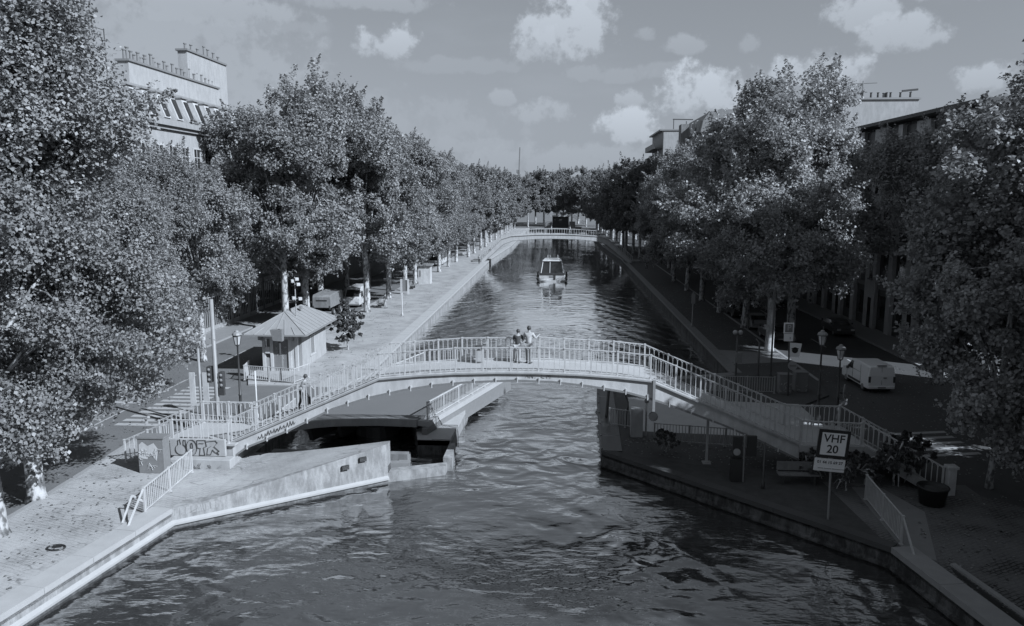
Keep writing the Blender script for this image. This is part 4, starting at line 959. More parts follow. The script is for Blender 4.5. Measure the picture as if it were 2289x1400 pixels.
# ------------------------------------------------------------------ vehicles
def vehicle(name, label, loc, rz, prof, width, wheels, windows, cat, paint, group=None, glass=True, seams=(), tumble=.86, zt=1.0):
    """PROF: outline in (y forward, z) of the body; authored at the origin, heading +y"""
    t = empty(name, (0, 0, 0), label, cat, group)
    n = len(prof); zmax = max(p[1] for p in prof); vs = []
    def hw(z): return width/2*(1-(1-tumble)*max(0, (z-zt)/(zmax-zt)) if z > zt else 1)
    m = MB()
    for sgn in (-1, 1):
        for (y, z) in prof: vs.append((sgn*hw(z), y, z))
    m.add(vs, [tuple(range(n)), tuple(reversed(range(n, 2*n)))]+[((i+1) % n, i, n+i, n+(i+1) % n) for i in range(n)])
    m.build('body', paint, t, bevel=.07, bseg=3)
    for i, (kind, pts) in enumerate(windows):
        m = MB()
        if kind == 'side':
            for sgn in (-1, 1):
                b = [(sgn*(hw(z)+.006), y, z) for y, z in pts]; c = [(sgn*(hw(z)-.03), y, z) for y, z in pts]; k = len(pts)
                m = MB().add(b+c, [tuple(range(k)), tuple(reversed(range(k, 2*k)))]+[(a, (a+1) % k, k+(a+1) % k, k+a) for a in range(k)])
                m.build('window', M['glass'], t)
        else:
            (y0, z0), (y1, z1), f_ = pts; w0, w1 = hw(z0)*f_, hw(z1)*f_; s = .008 if y0 > 0 else -.008
            m.hexa([(-w0, y0-s*3, z0), (w0, y0-s*3, z0), (w0, y0+s, z0), (-w0, y0+s, z0), (-w1, y1-s*3, z1), (w1, y1-s*3, z1), (w1, y1+s, z1), (-w1, y1+s, z1)]); m.build('windscreen' if y0 > 0 else 'rear_window', M['glass'], t)
    for (y, r) in wheels:
        for sgn in (-1, 1):
            x = sgn*(width/2-.12)
            w = MB().tube([(x-.1, y, r), (x+.12*1.0, y, r)], r, 16).build('wheel', M['rubber'], t, bevel=.03)
            MB().tube([(x+sgn*.1, y, r), (x+sgn*.135, y, r)], r*.6, 12).build('rim', M['grey'], w)
    yb = min(p[0] for p in prof); yf = max(p[0] for p in prof)
    bp = MB(); bp.box(-width*.47, width*.47, yb-.06, yb+.1, .32, .52); bp.build('bumper', paint, t, bevel=.03)
    bp = MB(); bp.box(-width*.47, width*.47, yf-.1, yf+.06, .3, .5); bp.build('bumper', M['midgrey'], t, bevel=.03)
    for sgn in (-1, 1):
        MB().box(sgn*width*.44-.07, sgn*width*.44+.07, yb-.03, yb+.05, .75, 1.15).build('tail_light', M['dark'], t)
        MB().box(sgn*width*.36-.16, sgn*width*.36+.16, yf-.1, yf+.03, .62, .8).build('headlight', M['lampglass'], t)
        MB().box(sgn*(width/2+.1)-.07, sgn*(width/2+.1)+.07, yf*.42, yf*.42+.12, 1.05, 1.22).build('mirror', M['dark'], t)
    pt = MB(); pt.box(-.26, .26, yb-.075, yb-.055, .36, .47); pt.build('number_plate', M['offwhite'], t)
    for (a, b, x) in seams:
        MB().bar((x, a[0], a[1]), (x, b[0], b[1]), .015, .015).build('door_seam', M['dark'], t)
    t.location = loc; t.rotation_euler = (0, 0, rz)
    return t
VAN = [(-2.1, .3), (-2.15, .6), (-2.13, 1.2), (-2.05, 1.75), (-1.95, 1.86), (.3, 1.88), (.75, 1.8), (1.35, 1.22), (1.95, 1.05), (2.15, .75), (2.15, .3)]
vn = vehicle('delivery_van', 'white delivery van driving away along the shaded street', (21.6, 53.2, ZR), R(2), VAN, 1.85, ((-1.35, .32), (1.38, .32)),
             [('side', [(.45, 1.15), (.45, 1.68), (.7, 1.7), (1.22, 1.2), (1.2, 1.13)])], 'van', M['vanpaint'],
             seams=(((-2.158, .6), (-2.06, 1.78), 0.0), ((-.95, .45), (-.95, 1.72), -.925), ((.32, .45), (.32, 1.74), -.925), ((1.25, .5), (1.25, 1.12), -.925), ((-.95, 1.2), (.32, 1.2), -.925), ((.32, .45), (.32, 1.74), .925)))
sk = MB(); sk.box(-.96, -.92, -1.0, 1.0, .42, .56); sk.box(.92, .96, -1.0, 1.0, .42, .56)
sk = sk.build('side_moulding', M['dark']); sk.parent = vn
for (z0, z1, x0, x1) in ((1.05, 1.10, .1, .3),): 
    h = MB().box(x0, x1, -2.19, -2.13, z0, z1).build('handle', M['dark']); h.parent = vn
h = MB().box(-.3, .3, -2.1, -1.98, 1.86, 1.9).build('high_brake_light', M['dark']); h.parent = vn
BOXV = [(-2.6, .35), (-2.6, 2.35), (1.1, 2.35), (1.4, 2.1), (1.9, 1.35), (2.5, 1.1), (2.6, .35)]
vehicle('panel_van', 'white high-roofed van parked among the quay trees beyond the hut', (-24.4, 90.4, ZR), R(180), [(-2.6, .35), (-2.6, 2.3), (.9, 2.35), (1.5, 2.2), (2.2, 1.3), (2.6, 1.1), (2.65, .35)], 2.0, ((-1.6, .34), (1.6, .34)),
        [('side', [(.9, 1.2), (.9, 1.85), (1.5, 1.9), (2.0, 1.25)]), ('front', ((2.23, 1.28), (1.62, 2.05), .85))], 'van', M['white'])
vehicle('box_trailer', 'grey flat-roofed camper parked behind the hut under the trees', (-26.0, 83.8, ZR), 0, [(-2.4, .9), (-2.4, 2.1), (-2.2, 2.35), (2.2, 2.45), (2.5, 1.9), (2.5, .9)], 2.1, ((-1.2, .36), (1.4, .36)),
        [('rear', ((-2.41, 1.65), (-2.41, 1.8), .6))], 'camper', M['render2'], tumble=.95)
bs_ = vehicle('city_bus', 'tall white bus waiting far along the sunny quay road', (-23.2, 147, ZR), R(180), [(-5, .35), (-5, 3.0), (-4.8, 3.1), (4.8, 3.1), (5.0, 2.9), (5.05, .35)], 2.5, ((-3, .48), (3, .48)),
        [('side', [(-4.6, 1.3), (-4.6, 2.5), (4.4, 2.5), (4.4, 1.3)]), ('front', ((5.06, 1.1), (5.02, 2.5), .9))], 'bus', M['white'], tumble=.97)
SAL = [(-2.1, .32), (-2.15, .75), (-1.95, .95), (-1.45, 1.0), (-.95, 1.42), (.35, 1.44), (1.05, .98), (1.95, .82), (2.15, .6), (2.15, .3)]
SW = [('side', [(-1.3, 1.02), (-.88, 1.36), (.3, 1.37), (.85, 1.02)]), ('front', ((1.04, 1.0), (.42, 1.38), .86)), ('rear', ((-1.46, 1.02), (-1.0, 1.37), .84))]
car = vehicle('parked_car', 'silver saloon car parked at the quay kerb near the far footbridge', (-21.0, 168, ZR), R(160), SAL, 1.75, ((-1.3, .31), (1.32, .31)), SW, 'car', M['grey'], 'parked cars')
def park(x, y, rz, label, mat):
    c = copy_tree(car, None, (x, y, ZR), rz, label)
    for k in c.children:
        if k.name.startswith('body') or k.name.startswith('bumper'):
            k.data = k.data.copy(); k.data.materials.clear(); k.data.materials.append(mat)
    return c
park(18.9+1.0, 70.5, R(2), 'dark saloon car parked in the shade just beyond the pale tree trunk', M['dark'])
park(19.8, 77.0, R(1), 'dark car with a pale roof edge, parked second beyond the pale trunk', M['midgrey'])
park(19.8, 84.5, R(-1), 'black saloon car parked third in the shaded row beyond the pale trunk', M['black'])
park(26.9, 74.0, R(180), 'dark car parked against the facade kerb across the shaded street', M['dark'])
park(26.9, 96.0, R(180), 'grey car parked far down the facade kerb of the shaded street', M['grey'])
park(-22.0+.9-2.6, 160, R(180), 'dark car parked behind the white bus on the quay road', M['dark'])
# ------------------------------------------------------------------ cruiser
bt = empty('cabin_cruiser', (0, 0, 0), 'white cabin cruiser heading away up the canal with black fenders', 'boat')
hl = MB(); secs = [(-4.2, 2.0, .9), (-2, 2.15, 1.0), (1, 2.1, 1.1), (3, 1.5, 1.3), (4.4, .25, 1.5)]
V = []
for (y, hwid, sh) in secs: V += [(-hwid*.8, y, -.35), (-hwid, y, sh*.55), (-hwid, y, sh), (hwid, y, sh), (hwid, y, sh*.55), (hwid*.8, y, -.35)]
F = []
for i in range(4):
    for k in range(6): a, b = i*6+k, i*6+(k+1) % 6; F.append((a, b, b+6, a+6))
F += [(5, 4, 3, 2, 1, 0), tuple(range(24, 30))]
hl.add(V, F); hl.build('hull', M['white'], bt, bevel=.05)
MB().box(-1.9, 1.9, -4.75, -4.2, -.1, .12).build('swim_platform', M['white'], bt)
gm_ = MB(); gm_.box(-1.95, 1.95, -4.28, -4.2, .92, 1.2); gm_.build('transom_rail', M['dark'], bt)
MB().box(.25, .55, -4.26, -4.2, .2, 1.15).build('boarding_gate', M['dark'], bt); MB().box(-.45, .15, -4.225, -4.2, .45, .75).build('name_lettering', M['midgrey'], bt)
cab = MB(); cab.hexa([(-1.75, -3.6, .9), (1.75, -3.6, .9), (1.6, 2.4, 1.0), (-1.6, 2.4, 1.0), (-1.42, -3.3, 2.95), (1.42, -3.3, 2.95), (1.15, .8, 2.95), (-1.15, .8, 2.95)]); cabn = cab.build('cabin', M['glass'], bt)
cf = MB()
for sx_ in (-1, 1):
    cf.bar((sx_*1.77, -3.62, .9), (sx_*1.44, -3.32, 2.95), .14); cf.bar((sx_*1.44, -3.3, 2.95), (sx_*1.17, .8, 2.95), .12); cf.bar((sx_*1.17, .8, 2.95), (sx_*1.6, 2.42, 1.0), .14)
cf.bar((-.35, -3.62, .9), (-.3, -3.32, 2.95), .1); cf.bar((-1.77, -3.62, 1.0), (1.77, -3.62, 1.0), .14)
cf.build('cabin_frame', M['white'], cabn)
MB().hexa([(-1.55, -3.5, 2.95), (1.55, -3.5, 2.95), (1.25, 1.0, 2.95), (-1.25, 1.0, 2.95), (-1.45, -3.4, 3.12), (1.45, -3.4, 3.12), (1.15, .9, 3.12), (-1.15, .9, 3.12)]).build('roof', M['white'], bt, bevel=.04)
for (x, y, h) in ((-.65, -2.6, .75), (.9, -2.8, .8), (-.3, -1.5, .7)): MB().tube([(x, y, 3.1), (x-.05, y, 3.1+h)], .05).build('aerial', M['white'], bt)
for sx_ in (-1, 1):
    for y, z in ((-4.0, .3), (-2.6, .5), (-.8, .6), (.8, .7)): MB().ball((sx_*(2.2 if y < 1 else 2.1), y, z), .2, 8, 6, 1.6).build('fender', M['black'], bt, True)
bt.location = (-1.05, 128.2, ZW+.1); bt.scale = (1.06, 1.06, 1.06)
# far lock front and tower crane
t = empty('lock_gate', (.6, 313, 0), 'dark lock gate front with pale railings on top at the end of the canal', 'lock gate')
MB().box(-2.7, 4.0, 313.6, 314.6, -1.2, 4.6).build('gate_leaf', M['black'], t); MB().box(-5.5, -2.9, 312.8, 315, -1.2, 2.6).build('pier', M['midgrey'], t); MB().box(4.2, 6.6, 312.8, 315, -1.2, 2.6).build('pier', M['midgrey'], t)
MB().box(-12.2, -5.5, 313.0, 315, -1.2, .4).build('wing_wall', M['render2'], t); MB().box(6.6, 11.2, 313.0, 315, -1.2, .4).build('wing_wall', M['render2'], t)
MB().box(-3.4, 4.6, 312.9, 315, 4.6, 5.0).build('walkway', M['coping'], t)
railing(t, [(-3.4, 313, 5.0), (4.6, 313, 5.0)], 1.2, 1.6, .5, False, rail=.14, bw=.08)
railing(t, [(4.6, 313, 5.0), (11, 313, 1.0)], 1.2, 1.6, .5, False, rail=.14, bw=.08)
t = empty('tower_crane', (-31, 600, 0), 'thin tower crane with a steep jib beyond the far trees', 'crane')
MB().bar((-31.5, 600, 0), (-31.4, 600, 33), 1.2).build('mast', M['midgrey'], t); MB().bar((-31.4, 600, 31), (-30.6, 598, 50), .8).build('jib', M['midgrey'], t); MB().box(-33.4, -30.6, 599, 601, 30.5, 33).build('cab', M['midgrey'], t)
# ------------------------------------------------------------------ buildings
def window_unit(t, cx, y0, y1, z0, z1, X, face, depth=.18, frame=True, glassm=None, shut=None, sill=True):
    """window on a wall in the plane x=X looking towards face (+1/-1)"""
    gl = MB().box(*(sorted((X+face*.02, X-face*.1))), y0, y1, z0, z1).build('window', glassm or M['glass'], t)
    f = MB(); a, b = sorted((X+face*.02, X+face*.09))
    if frame:
        f.box(a, b, y0-.12, y0, z0, z1+.14); f.box(a, b, y1, y1+.12, z0, z1+.14); f.box(a, b, y0, y1, z1, z1+.14); m = (y0+y1)/2
        a2, b2 = sorted((X+face*.022, X+face*.05)); f.box(a2, b2, m-.03, m+.03, z0, z1); f.box(a2, b2, y0, m-.03, z0+(z1-z0)*.62, z0+(z1-z0)*.65); f.box(a2, b2, m+.03, y1, z0+(z1-z0)*.62, z0+(z1-z0)*.65)
        f.build('frame', M['white'], gl)
    if sill:
        s = MB(); a, b = sorted((X+face*.02, X+face*.22)); s.box(a, b, y0-.15, y1+.15, z0-.12, z0); s.build('sill', M['offwhite'], gl)
    return gl
def pots(t, y0, y1, x, z, n, seed=1):
    q = random.Random(seed)
    for i in range(n):
        y = y0+(y1-y0)*(i+.5)/n; h = q.uniform(.5, 1.1)
        MB().lathe([(.14, 0), (.12, h), (.18, h), (.18, h+.1)], (x+q.uniform(-.15, .15), y, z), 8).build('chimney_pot', M['midgrey'], t)
def haussmann(label, X, y0, y1, zc, zm, bays, wallm, seed, shop=True, dormer=True, backx=-60, floors=None):
    """facade in the plane x=X facing +x, cornice at ZC, mansard up to ZM"""
    t = empty('apartment_building', (X, (y0+y1)/2, 0), label, 'building')
    MB().box(X-14, X, y0, y1, -.2, zc).build('wall', wallm, t)
    cm = MB(); cm.box(X-.02, X+.5, y0, y1, zc-.3, zc+.15); cm.box(X, X+.25, y0, y1, zc-.6, zc-.3); cm.build('cornice', M['offwhite'], t); MB().box(X, X+.2, y0, y1, 4.2, 4.5).build('string_course', M['offwhite'], t)
    set_ = 1.9
    m = MB(); m.add([(X-.1, y0, zc+.15), (X-.1, y1, zc+.15), (X-set_, y1, zm), (X-set_, y0, zm), (X-14, y0, zc+.15), (X-14, y1, zc+.15), (X-13, y1, zm+.9), (X-13, y0, zm+.9), (X-7, y0, zm+1.2), (X-7, y1, zm+1.2)],
                  [(0, 1, 2, 3), (3, 2, 9, 8), (8, 9, 6, 7), (7, 6, 5, 4), (0, 3, 8, 7, 4), (5, 6, 9, 2, 1)])
    rf = m.build('mansard_roof', M['slate'], t)
    ft = MB(); ft.bar((X-set_, y0, zm), (X-set_, y1, zm), .35, .2); ft.build('roof_trim', M['zinc'], rf)
    bw_ = (y1-y0)/bays
    for i in range(bays):
        c = y0+bw_*(i+.5)
        if dormer:
            d = MB(); wd = .5; zb, zt = zc+.45, zm-.35
            d.hexa([(X-1.9, c-wd, zb), (X-.15, c-wd, zb), (X-.15, c+wd, zb), (X-1.9, c+wd, zb), (X-1.9, c-wd, zt), (X-.95, c-wd, zt), (X-.95, c+wd, zt), (X-1.9, c+wd, zt)])
            dm_ = d.build('dormer', M['white'], t)
            MB().hexa([(X-.2, c-.3, zb+.15), (X-.1, c-.3, zb+.15), (X-.1, c+.3, zb+.15), (X-.2, c+.3, zb+.15), (X-.8, c-.3, zt-.3), (X-.7, c-.3, zt-.3), (X-.7, c+.3, zt-.3), (X-.8, c+.3, zt-.3)]).build('pane', M['glass'], dm_)
            MB().box(X-2.0, X-.75, c-wd-.1, c+wd+.1, zt, zt+.12).build('dormer_cap', M['zinc'], dm_)
        for z0, z1 in (floors or ((5.2, 7.4), (8.7, 10.8), (12.0, 14.0), (15.2, 17.2))):
            window_unit(t, X, c-.6, c+.6, z0, z1, X, 1)
        if shop:
            s = MB().box(X-.1, X+.03, c-bw_*.38, c+bw_*.38, .5, 3.3).build('shop_window', M['glass'], t)
            f_ = MB(); k = c-bw_*.38
            while k < c+bw_*.38: f_.box(X+.03, X+.08, k-.04, k+.04, .5, 3.3); k += bw_*.19
            f_.box(X+.03, X+.1, c-bw_*.42, c+bw_*.42, 3.3, 3.75); f_.box(X+.03, X+.07, c-bw_*.4, c+bw_*.4, .1, .5); f_.build('frame', M['offwhite'], s)
    bl = MB(); bl.box(X+.02, X+.7, y0+.5, y1-.5, 14.85, 15.0); b_ = bl.build('balcony', M['offwhite'], t)
    bl = MB(); n = int((y1-y0-1)/.25)
    for i in range(n): bl.box(X+.62, X+.66, y0+.5+i*.25, y0+.54+i*.25, 15.0, 15.9)
    bl.box(X+.6, X+.68, y0+.5, y1-.5, 15.9, 15.96); bl.build('baluster_grille', M['black'], b_)
    return t
h1 = haussmann('white apartment building with grey mansard roof and dormers behind the sunny bank trees', -33.5, 57.6, 82, 19.2, 22.1, 11, M['render'], 1)
for (x, y0, y1, z, n) in ((-38, 66.5, 72.3, 24.6, 11), (-39, 74.0, 86.5, 24.9, 14)):
    st_ = MB().box(x-.5, x+.5, y0, y1, 20, z).build('chimney_stack', M['render'], h1); MB().box(x-.65, x+.65, y0-.15, y1+.15, z, z+.18).build('stack_cap', M['midgrey'], st_)
    pots(h1, y0, y1, x, z+.18, n, n)
tp = MB().box(-40, -39, 80.5, 90, 20, 28.0).build('chimney_stack', M['render'], h1); MB().box(-40.15, -38.85, 80.3, 90, 28, 28.2).build('stack_cap', M['midgrey'], tp); pots(h1, 80.8, 90, -39.5, 28.2, 7, 4)
h0 = haussmann('taller pale building with a railed roof behind the big nearest trees', -33.5, 36, 57.4, 21.4, 23.6, 8, M['render'], 2, dormer=False)
pw = MB(); pw.box(-47, -34.2, 56.6, 57.5, 21, 23.9); pw.build('party_wall', M['render'], h0); MB().box(-36.0, -35.2, 51, 57.3, 22.2, 24.6).build('chimney_stack', M['render'], h0)
rl = MB()
for i in range(12): rl.box(-34.7, -34.64, 53.0+i*.35, 53.06+i*.35, 24.6, 26.0)
rl.box(-34.75, -34.6, 52.9, 57.2, 26.0, 26.15); rl.box(-34.75, -34.6, 52.9, 57.2, 24.6, 24.7); rl.build('roof_railing', M['dark'], h0)
an = empty('roof_aerial', (-34.8, 58.6, 23), 'thin television aerial between the two pale roofs on the sunny bank', 'aerial')
MB().tube([(-34.8, 58.6, 21.5), (-34.8, 58.6, 25.6)], .04).build('mast', M['dark'], an); a_ = MB(); a_.bar((-34.8, 58.6, 25.5), (-35.3, 57.2, 25.6), .04); a_.bar((-34.8, 58.6, 24.2), (-34.9, 58.1, 24.2), .03); a_.bar((-34.8, 58.6, 24.2), (-34.7, 59.1, 24.2), .03); a_.build('rod', M['dark'], an)
for i, (y0, y1, zc, b, lab) in enumerate(((82.3, 108, 18.4, 9, 'grey fronted building with shop windows beyond the hut'), (108.3, 140, 18.0, 10, 'pale building half hidden by trees behind the quay kiosk'), (140.4, 190, 17.0, 8, 'long pale building behind the far trees on the sunny bank'))):
    haussmann(lab, -34.0, y0, y1, zc, zc+2.8, b, M['render2'] if i == 0 else M['render'], 5+i, shop=i == 0, dormer=i < 2, floors=((5.2, 7.4), (9.2, 11.2), (13, 15)))

# shaded street: tall workshop front with pale piers and dark bays
X = 31.0
wb = empty('warehouse_building', (X, 75, 0), 'dark workshop building with pale piers and tall dark bays along the shaded street', 'building')
MB().box(X+.5, X+15, 58.5, 112, -.2, 19.6).build('wall', M['darkwall'], wb)
py = 58.6
for i in range(12):
    wp = 2.5 if i % 2 == 0 else .9
    p = MB().box(X, X+.52, py, py+wp, -.2, 19.4).build('pier', M['white'], wb)
    if wp > 2:
        for z0, z1 in ((.0, 3.0), (4.9, 7.4), (9.2, 11.4), (13.2, 15.4)):
            w_ = MB().box(X-.015, X+.02, py+.7, py+1.5, z0, z1).build('window', M['glass'], p)
            MB().box(X-.14, X-.016, py+.6, py+1.6, z0-.14, z0).build('sill', M['render2'], w_)
    py += wp
    if i < 11:
        gap = 2.7
        bay = MB().box(X+.36, X+.5, py, py+gap, -.1, 19.3).build('bay_panel', M['dark'], wb)
        for z in (4.0, 8.3, 12.6, 16.8): MB().box(X+.22, X+.362, py+.01, py+gap-.01, z, z+.42).build('spandrel_band', M['midgrey'], bay)
        for z in (1.0, 5.0, 9.3, 13.5): MB().box(X+.33, X+.358, py+.4, py+gap-.4, z, z+2.4).build('window', M['glass'], bay)
        py += gap
MB().hexa([(X-1.1, 58.3, 19.6), (X+15, 58.3, 19.6), (X+15, 112, 19.6), (X-1.1, 112, 19.6), (X-1.1, 58.3, 19.9), (X+15, 58.3, 21.5), (X+15, 112, 21.5), (X-1.1, 112, 19.9)]).build('roof', M['darkslate'], wb)
for y in (62.2, 70.4):
    b_ = MB().box(X-.9, X-.005, y, y+1.9, 8.7, 8.85).build('balcony', M['grey'], wb); MB().box(X-.9, X-.84, y, y+1.9, 8.86, 9.7).build('balcony_rail', M['dark'], b_)
cb_ = empty('corner_building', (34, 55, 0), 'dark corner building with a deep overhanging roof at the shaded street', 'building')
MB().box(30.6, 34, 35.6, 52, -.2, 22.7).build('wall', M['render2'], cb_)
MB().hexa([(29.3, 34.6, 22.7), (34.6, 34.6, 22.7), (34.6, 52.4, 22.7), (29.3, 52.4, 22.7), (30.4, 35.6, 25.2), (34, 35.6, 25.2), (34, 51.2, 25.2), (30.4, 51.2, 25.2)]).build('roof', M['darkslate'], cb_)
for i in range(5):
    for z in (1, 5.5, 9.5, 13.5): window_unit(cb_, 30.6, 37+i*2.9, 38.4+i*2.9, z, z+2.3, 30.6, -1)
sb = empty('apartment_building', (33, 10, 0), 'unseen grey building added to shade the near end of the street, past the crossing', 'building')  # out-of-view block added to keep sun off the dark setts
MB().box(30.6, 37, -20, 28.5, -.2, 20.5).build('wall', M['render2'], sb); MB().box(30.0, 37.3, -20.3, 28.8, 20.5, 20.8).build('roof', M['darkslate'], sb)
for i in range(8):
    for z in (5, 9, 13, 16.6): window_unit(sb, 30.6, 5+i*2.9, 6.3+i*2.9, z, z+2.2, 30.6, -1)
wt = empty('apartment_building', (44, 100, 0), 'blank white gable wall with aerials above the trees of the shaded bank', 'building')
MB().box(38.5, 48.8, 110, 125, -.2, 26).build('wall', M['render'], wt); MB().box(38.3, 49, 109.8, 125.2, 26, 26.25).build('roof_edge', M['grey'], wt)
pots(wt, 110.5, 111.5, 44.5, 26.2, 2, 3)
q = random.Random(5)
for i in range(9): MB().lathe([(.16, 0), (.13, .7), (.2, .8)], (39.2+i*1.05+q.uniform(-.3, .3), 110.6, 26.2), 8).build('chimney_pot', M['dark'], wt)
a_ = MB(); a_.bar((41.5, 110.8, 26.2), (41.5, 110.8, 28.6), .07); a_.bar((39.8, 110.8, 28.2), (43.4, 110.8, 28.3), .06); a_.bar((48, 110.8, 26.2), (48, 110.8, 27.3), .07); a_.bar((46.8, 110.8, 27.2), (48.9, 110.8, 27.4), .25); a_.build('aerial', M['dark'], wt)
b2 = empty('apartment_building', (29, 146, 0), 'building with a rounded slate mansard above the trees of the shaded bank', 'building')
MB().box(25.6, 40, 140, 160, -.2, 24.2).build('wall', M['render'], b2)
mm = MB(); prof = [(24.9, 24.2), (25.3, 26.2), (26.3, 27.6), (28.2, 28.1), (31.5, 28.0), (40, 28), (40, 24.2)]
mm.extr(prof, 139.8, 160.2); mm.build('mansard_roof', M['slate'], b2)
for x in (27.4, 30.4): w_ = MB().box(x, x+1.4, 139.7, 139.78, 22.0, 25.2).build('window', M['glass'], b2); f_ = MB(); f_.box(x-.2, x, 139.62, 139.72, 21.8, 25.5); f_.box(x+1.4, x+1.6, 139.62, 139.72, 21.8, 25.5); f_.box(x, x+1.4, 139.62, 139.7, 25.2, 25.5); f_.box(x+.65, x+.75, 139.62, 139.7, 22, 25.2); f_.build('frame', M['white'], w_)
for y in (142, 147, 152, 157): d_ = MB().box(24.6, 25.4, y, y+1.6, 24.4, 26.4).build('dormer', M['white'], b2); MB().box(24.55, 24.6, y+.3, y+1.3, 24.6, 26.1).build('pane', M['glass'], d_)
MB().box(22.6, 24.0, 147, 150, 20, 26.2).build('chimney_stack', M['render2'], b2)
b3 = empty('apartment_building', (24, 175, 0), 'slim pale building end with iron balconies far along the shaded bank', 'building')
MB().box(22.4, 40, 170, 190, -.2, 26.9).build('wall', M['render'], b3); MB().box(21.6, 40, 169.8, 190, 26.9, 27.2).build('roof', M['grey'], b3)
for z in (18, 20.6, 23.2): b_ = MB().box(20.6, 22.39, 171, 189, z, z+.18).build('balcony', M['midgrey'], b3); MB().box(20.6, 20.7, 171, 189, z+.18, z+1.15).build('balcony_rail', M['dark'], b_)
rl = MB()
for x in (24.5, 27.2): rl.bar((x, 170.2, 27.2), (x, 170.2, 29.3 if x < 25 else 28.9), .15)
rl.bar((24.3, 170.2, 29.3), (28.6, 170.2, 29.2), .2); rl.build('flue_frame', M['dark'], b3)
b4 = empty('apartment_building', (33, 125, 0), 'plain grey building behind the trees of the shaded bank', 'building')
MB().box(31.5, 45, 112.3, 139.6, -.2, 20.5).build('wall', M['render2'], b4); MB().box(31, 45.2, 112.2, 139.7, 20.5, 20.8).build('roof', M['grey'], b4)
for i in range(7):
    for z in (5, 9, 13, 16.6): window_unit(b4, 31.5, 114+i*3.6, 115.4+i*3.6, z, z+2.2, 31.5, -1)
# ------------------------------------------------------------------ trees
def leaf_quads(rs, pos, nrm, size):
    """one folded four-cornered leaf per position; returns (n*4,3) vertices"""
    n = len(pos)
    nrm = nrm/np.linalg.norm(nrm, axis=1, keepdims=True)
    a = rs.normal(size=(n, 3)); a -= nrm*(a*nrm).sum(1, keepdims=True); a /= np.linalg.norm(a, axis=1, keepdims=True)
    b = np.cross(nrm, a); s = (size*rs.uniform(.65, 1.35, n))[:, None]
    v = np.empty((n, 4, 3)); fold = s*rs.uniform(.02, .3, n)[:, None]
    v[:, 0] = pos-a*s*.55; v[:, 1] = pos+b*s*.46+nrm*fold; v[:, 2] = pos+a*s*.55; v[:, 3] = pos-b*s*.46+nrm*fold
    return v.reshape(-1, 3)
def quads_mesh(name, v, mat):
    me = bpy.data.meshes.new(name); n = len(v)//4
    me.vertices.add(len(v)); me.vertices.foreach_set('co', v.astype(np.float32).ravel())
    me.loops.add(n*4); me.loops.foreach_set('vertex_index', np.arange(n*4, dtype=np.int32))
    me.polygons.add(n); me.polygons.foreach_set('loop_start', np.arange(n, dtype=np.int32)*4)
    try: me.polygons.foreach_set('loop_total', np.full(n, 4, dtype=np.int32))
    except Exception: pass
    me.materials.append(mat); me.update(calc_edges=True); me.validate()
    return me
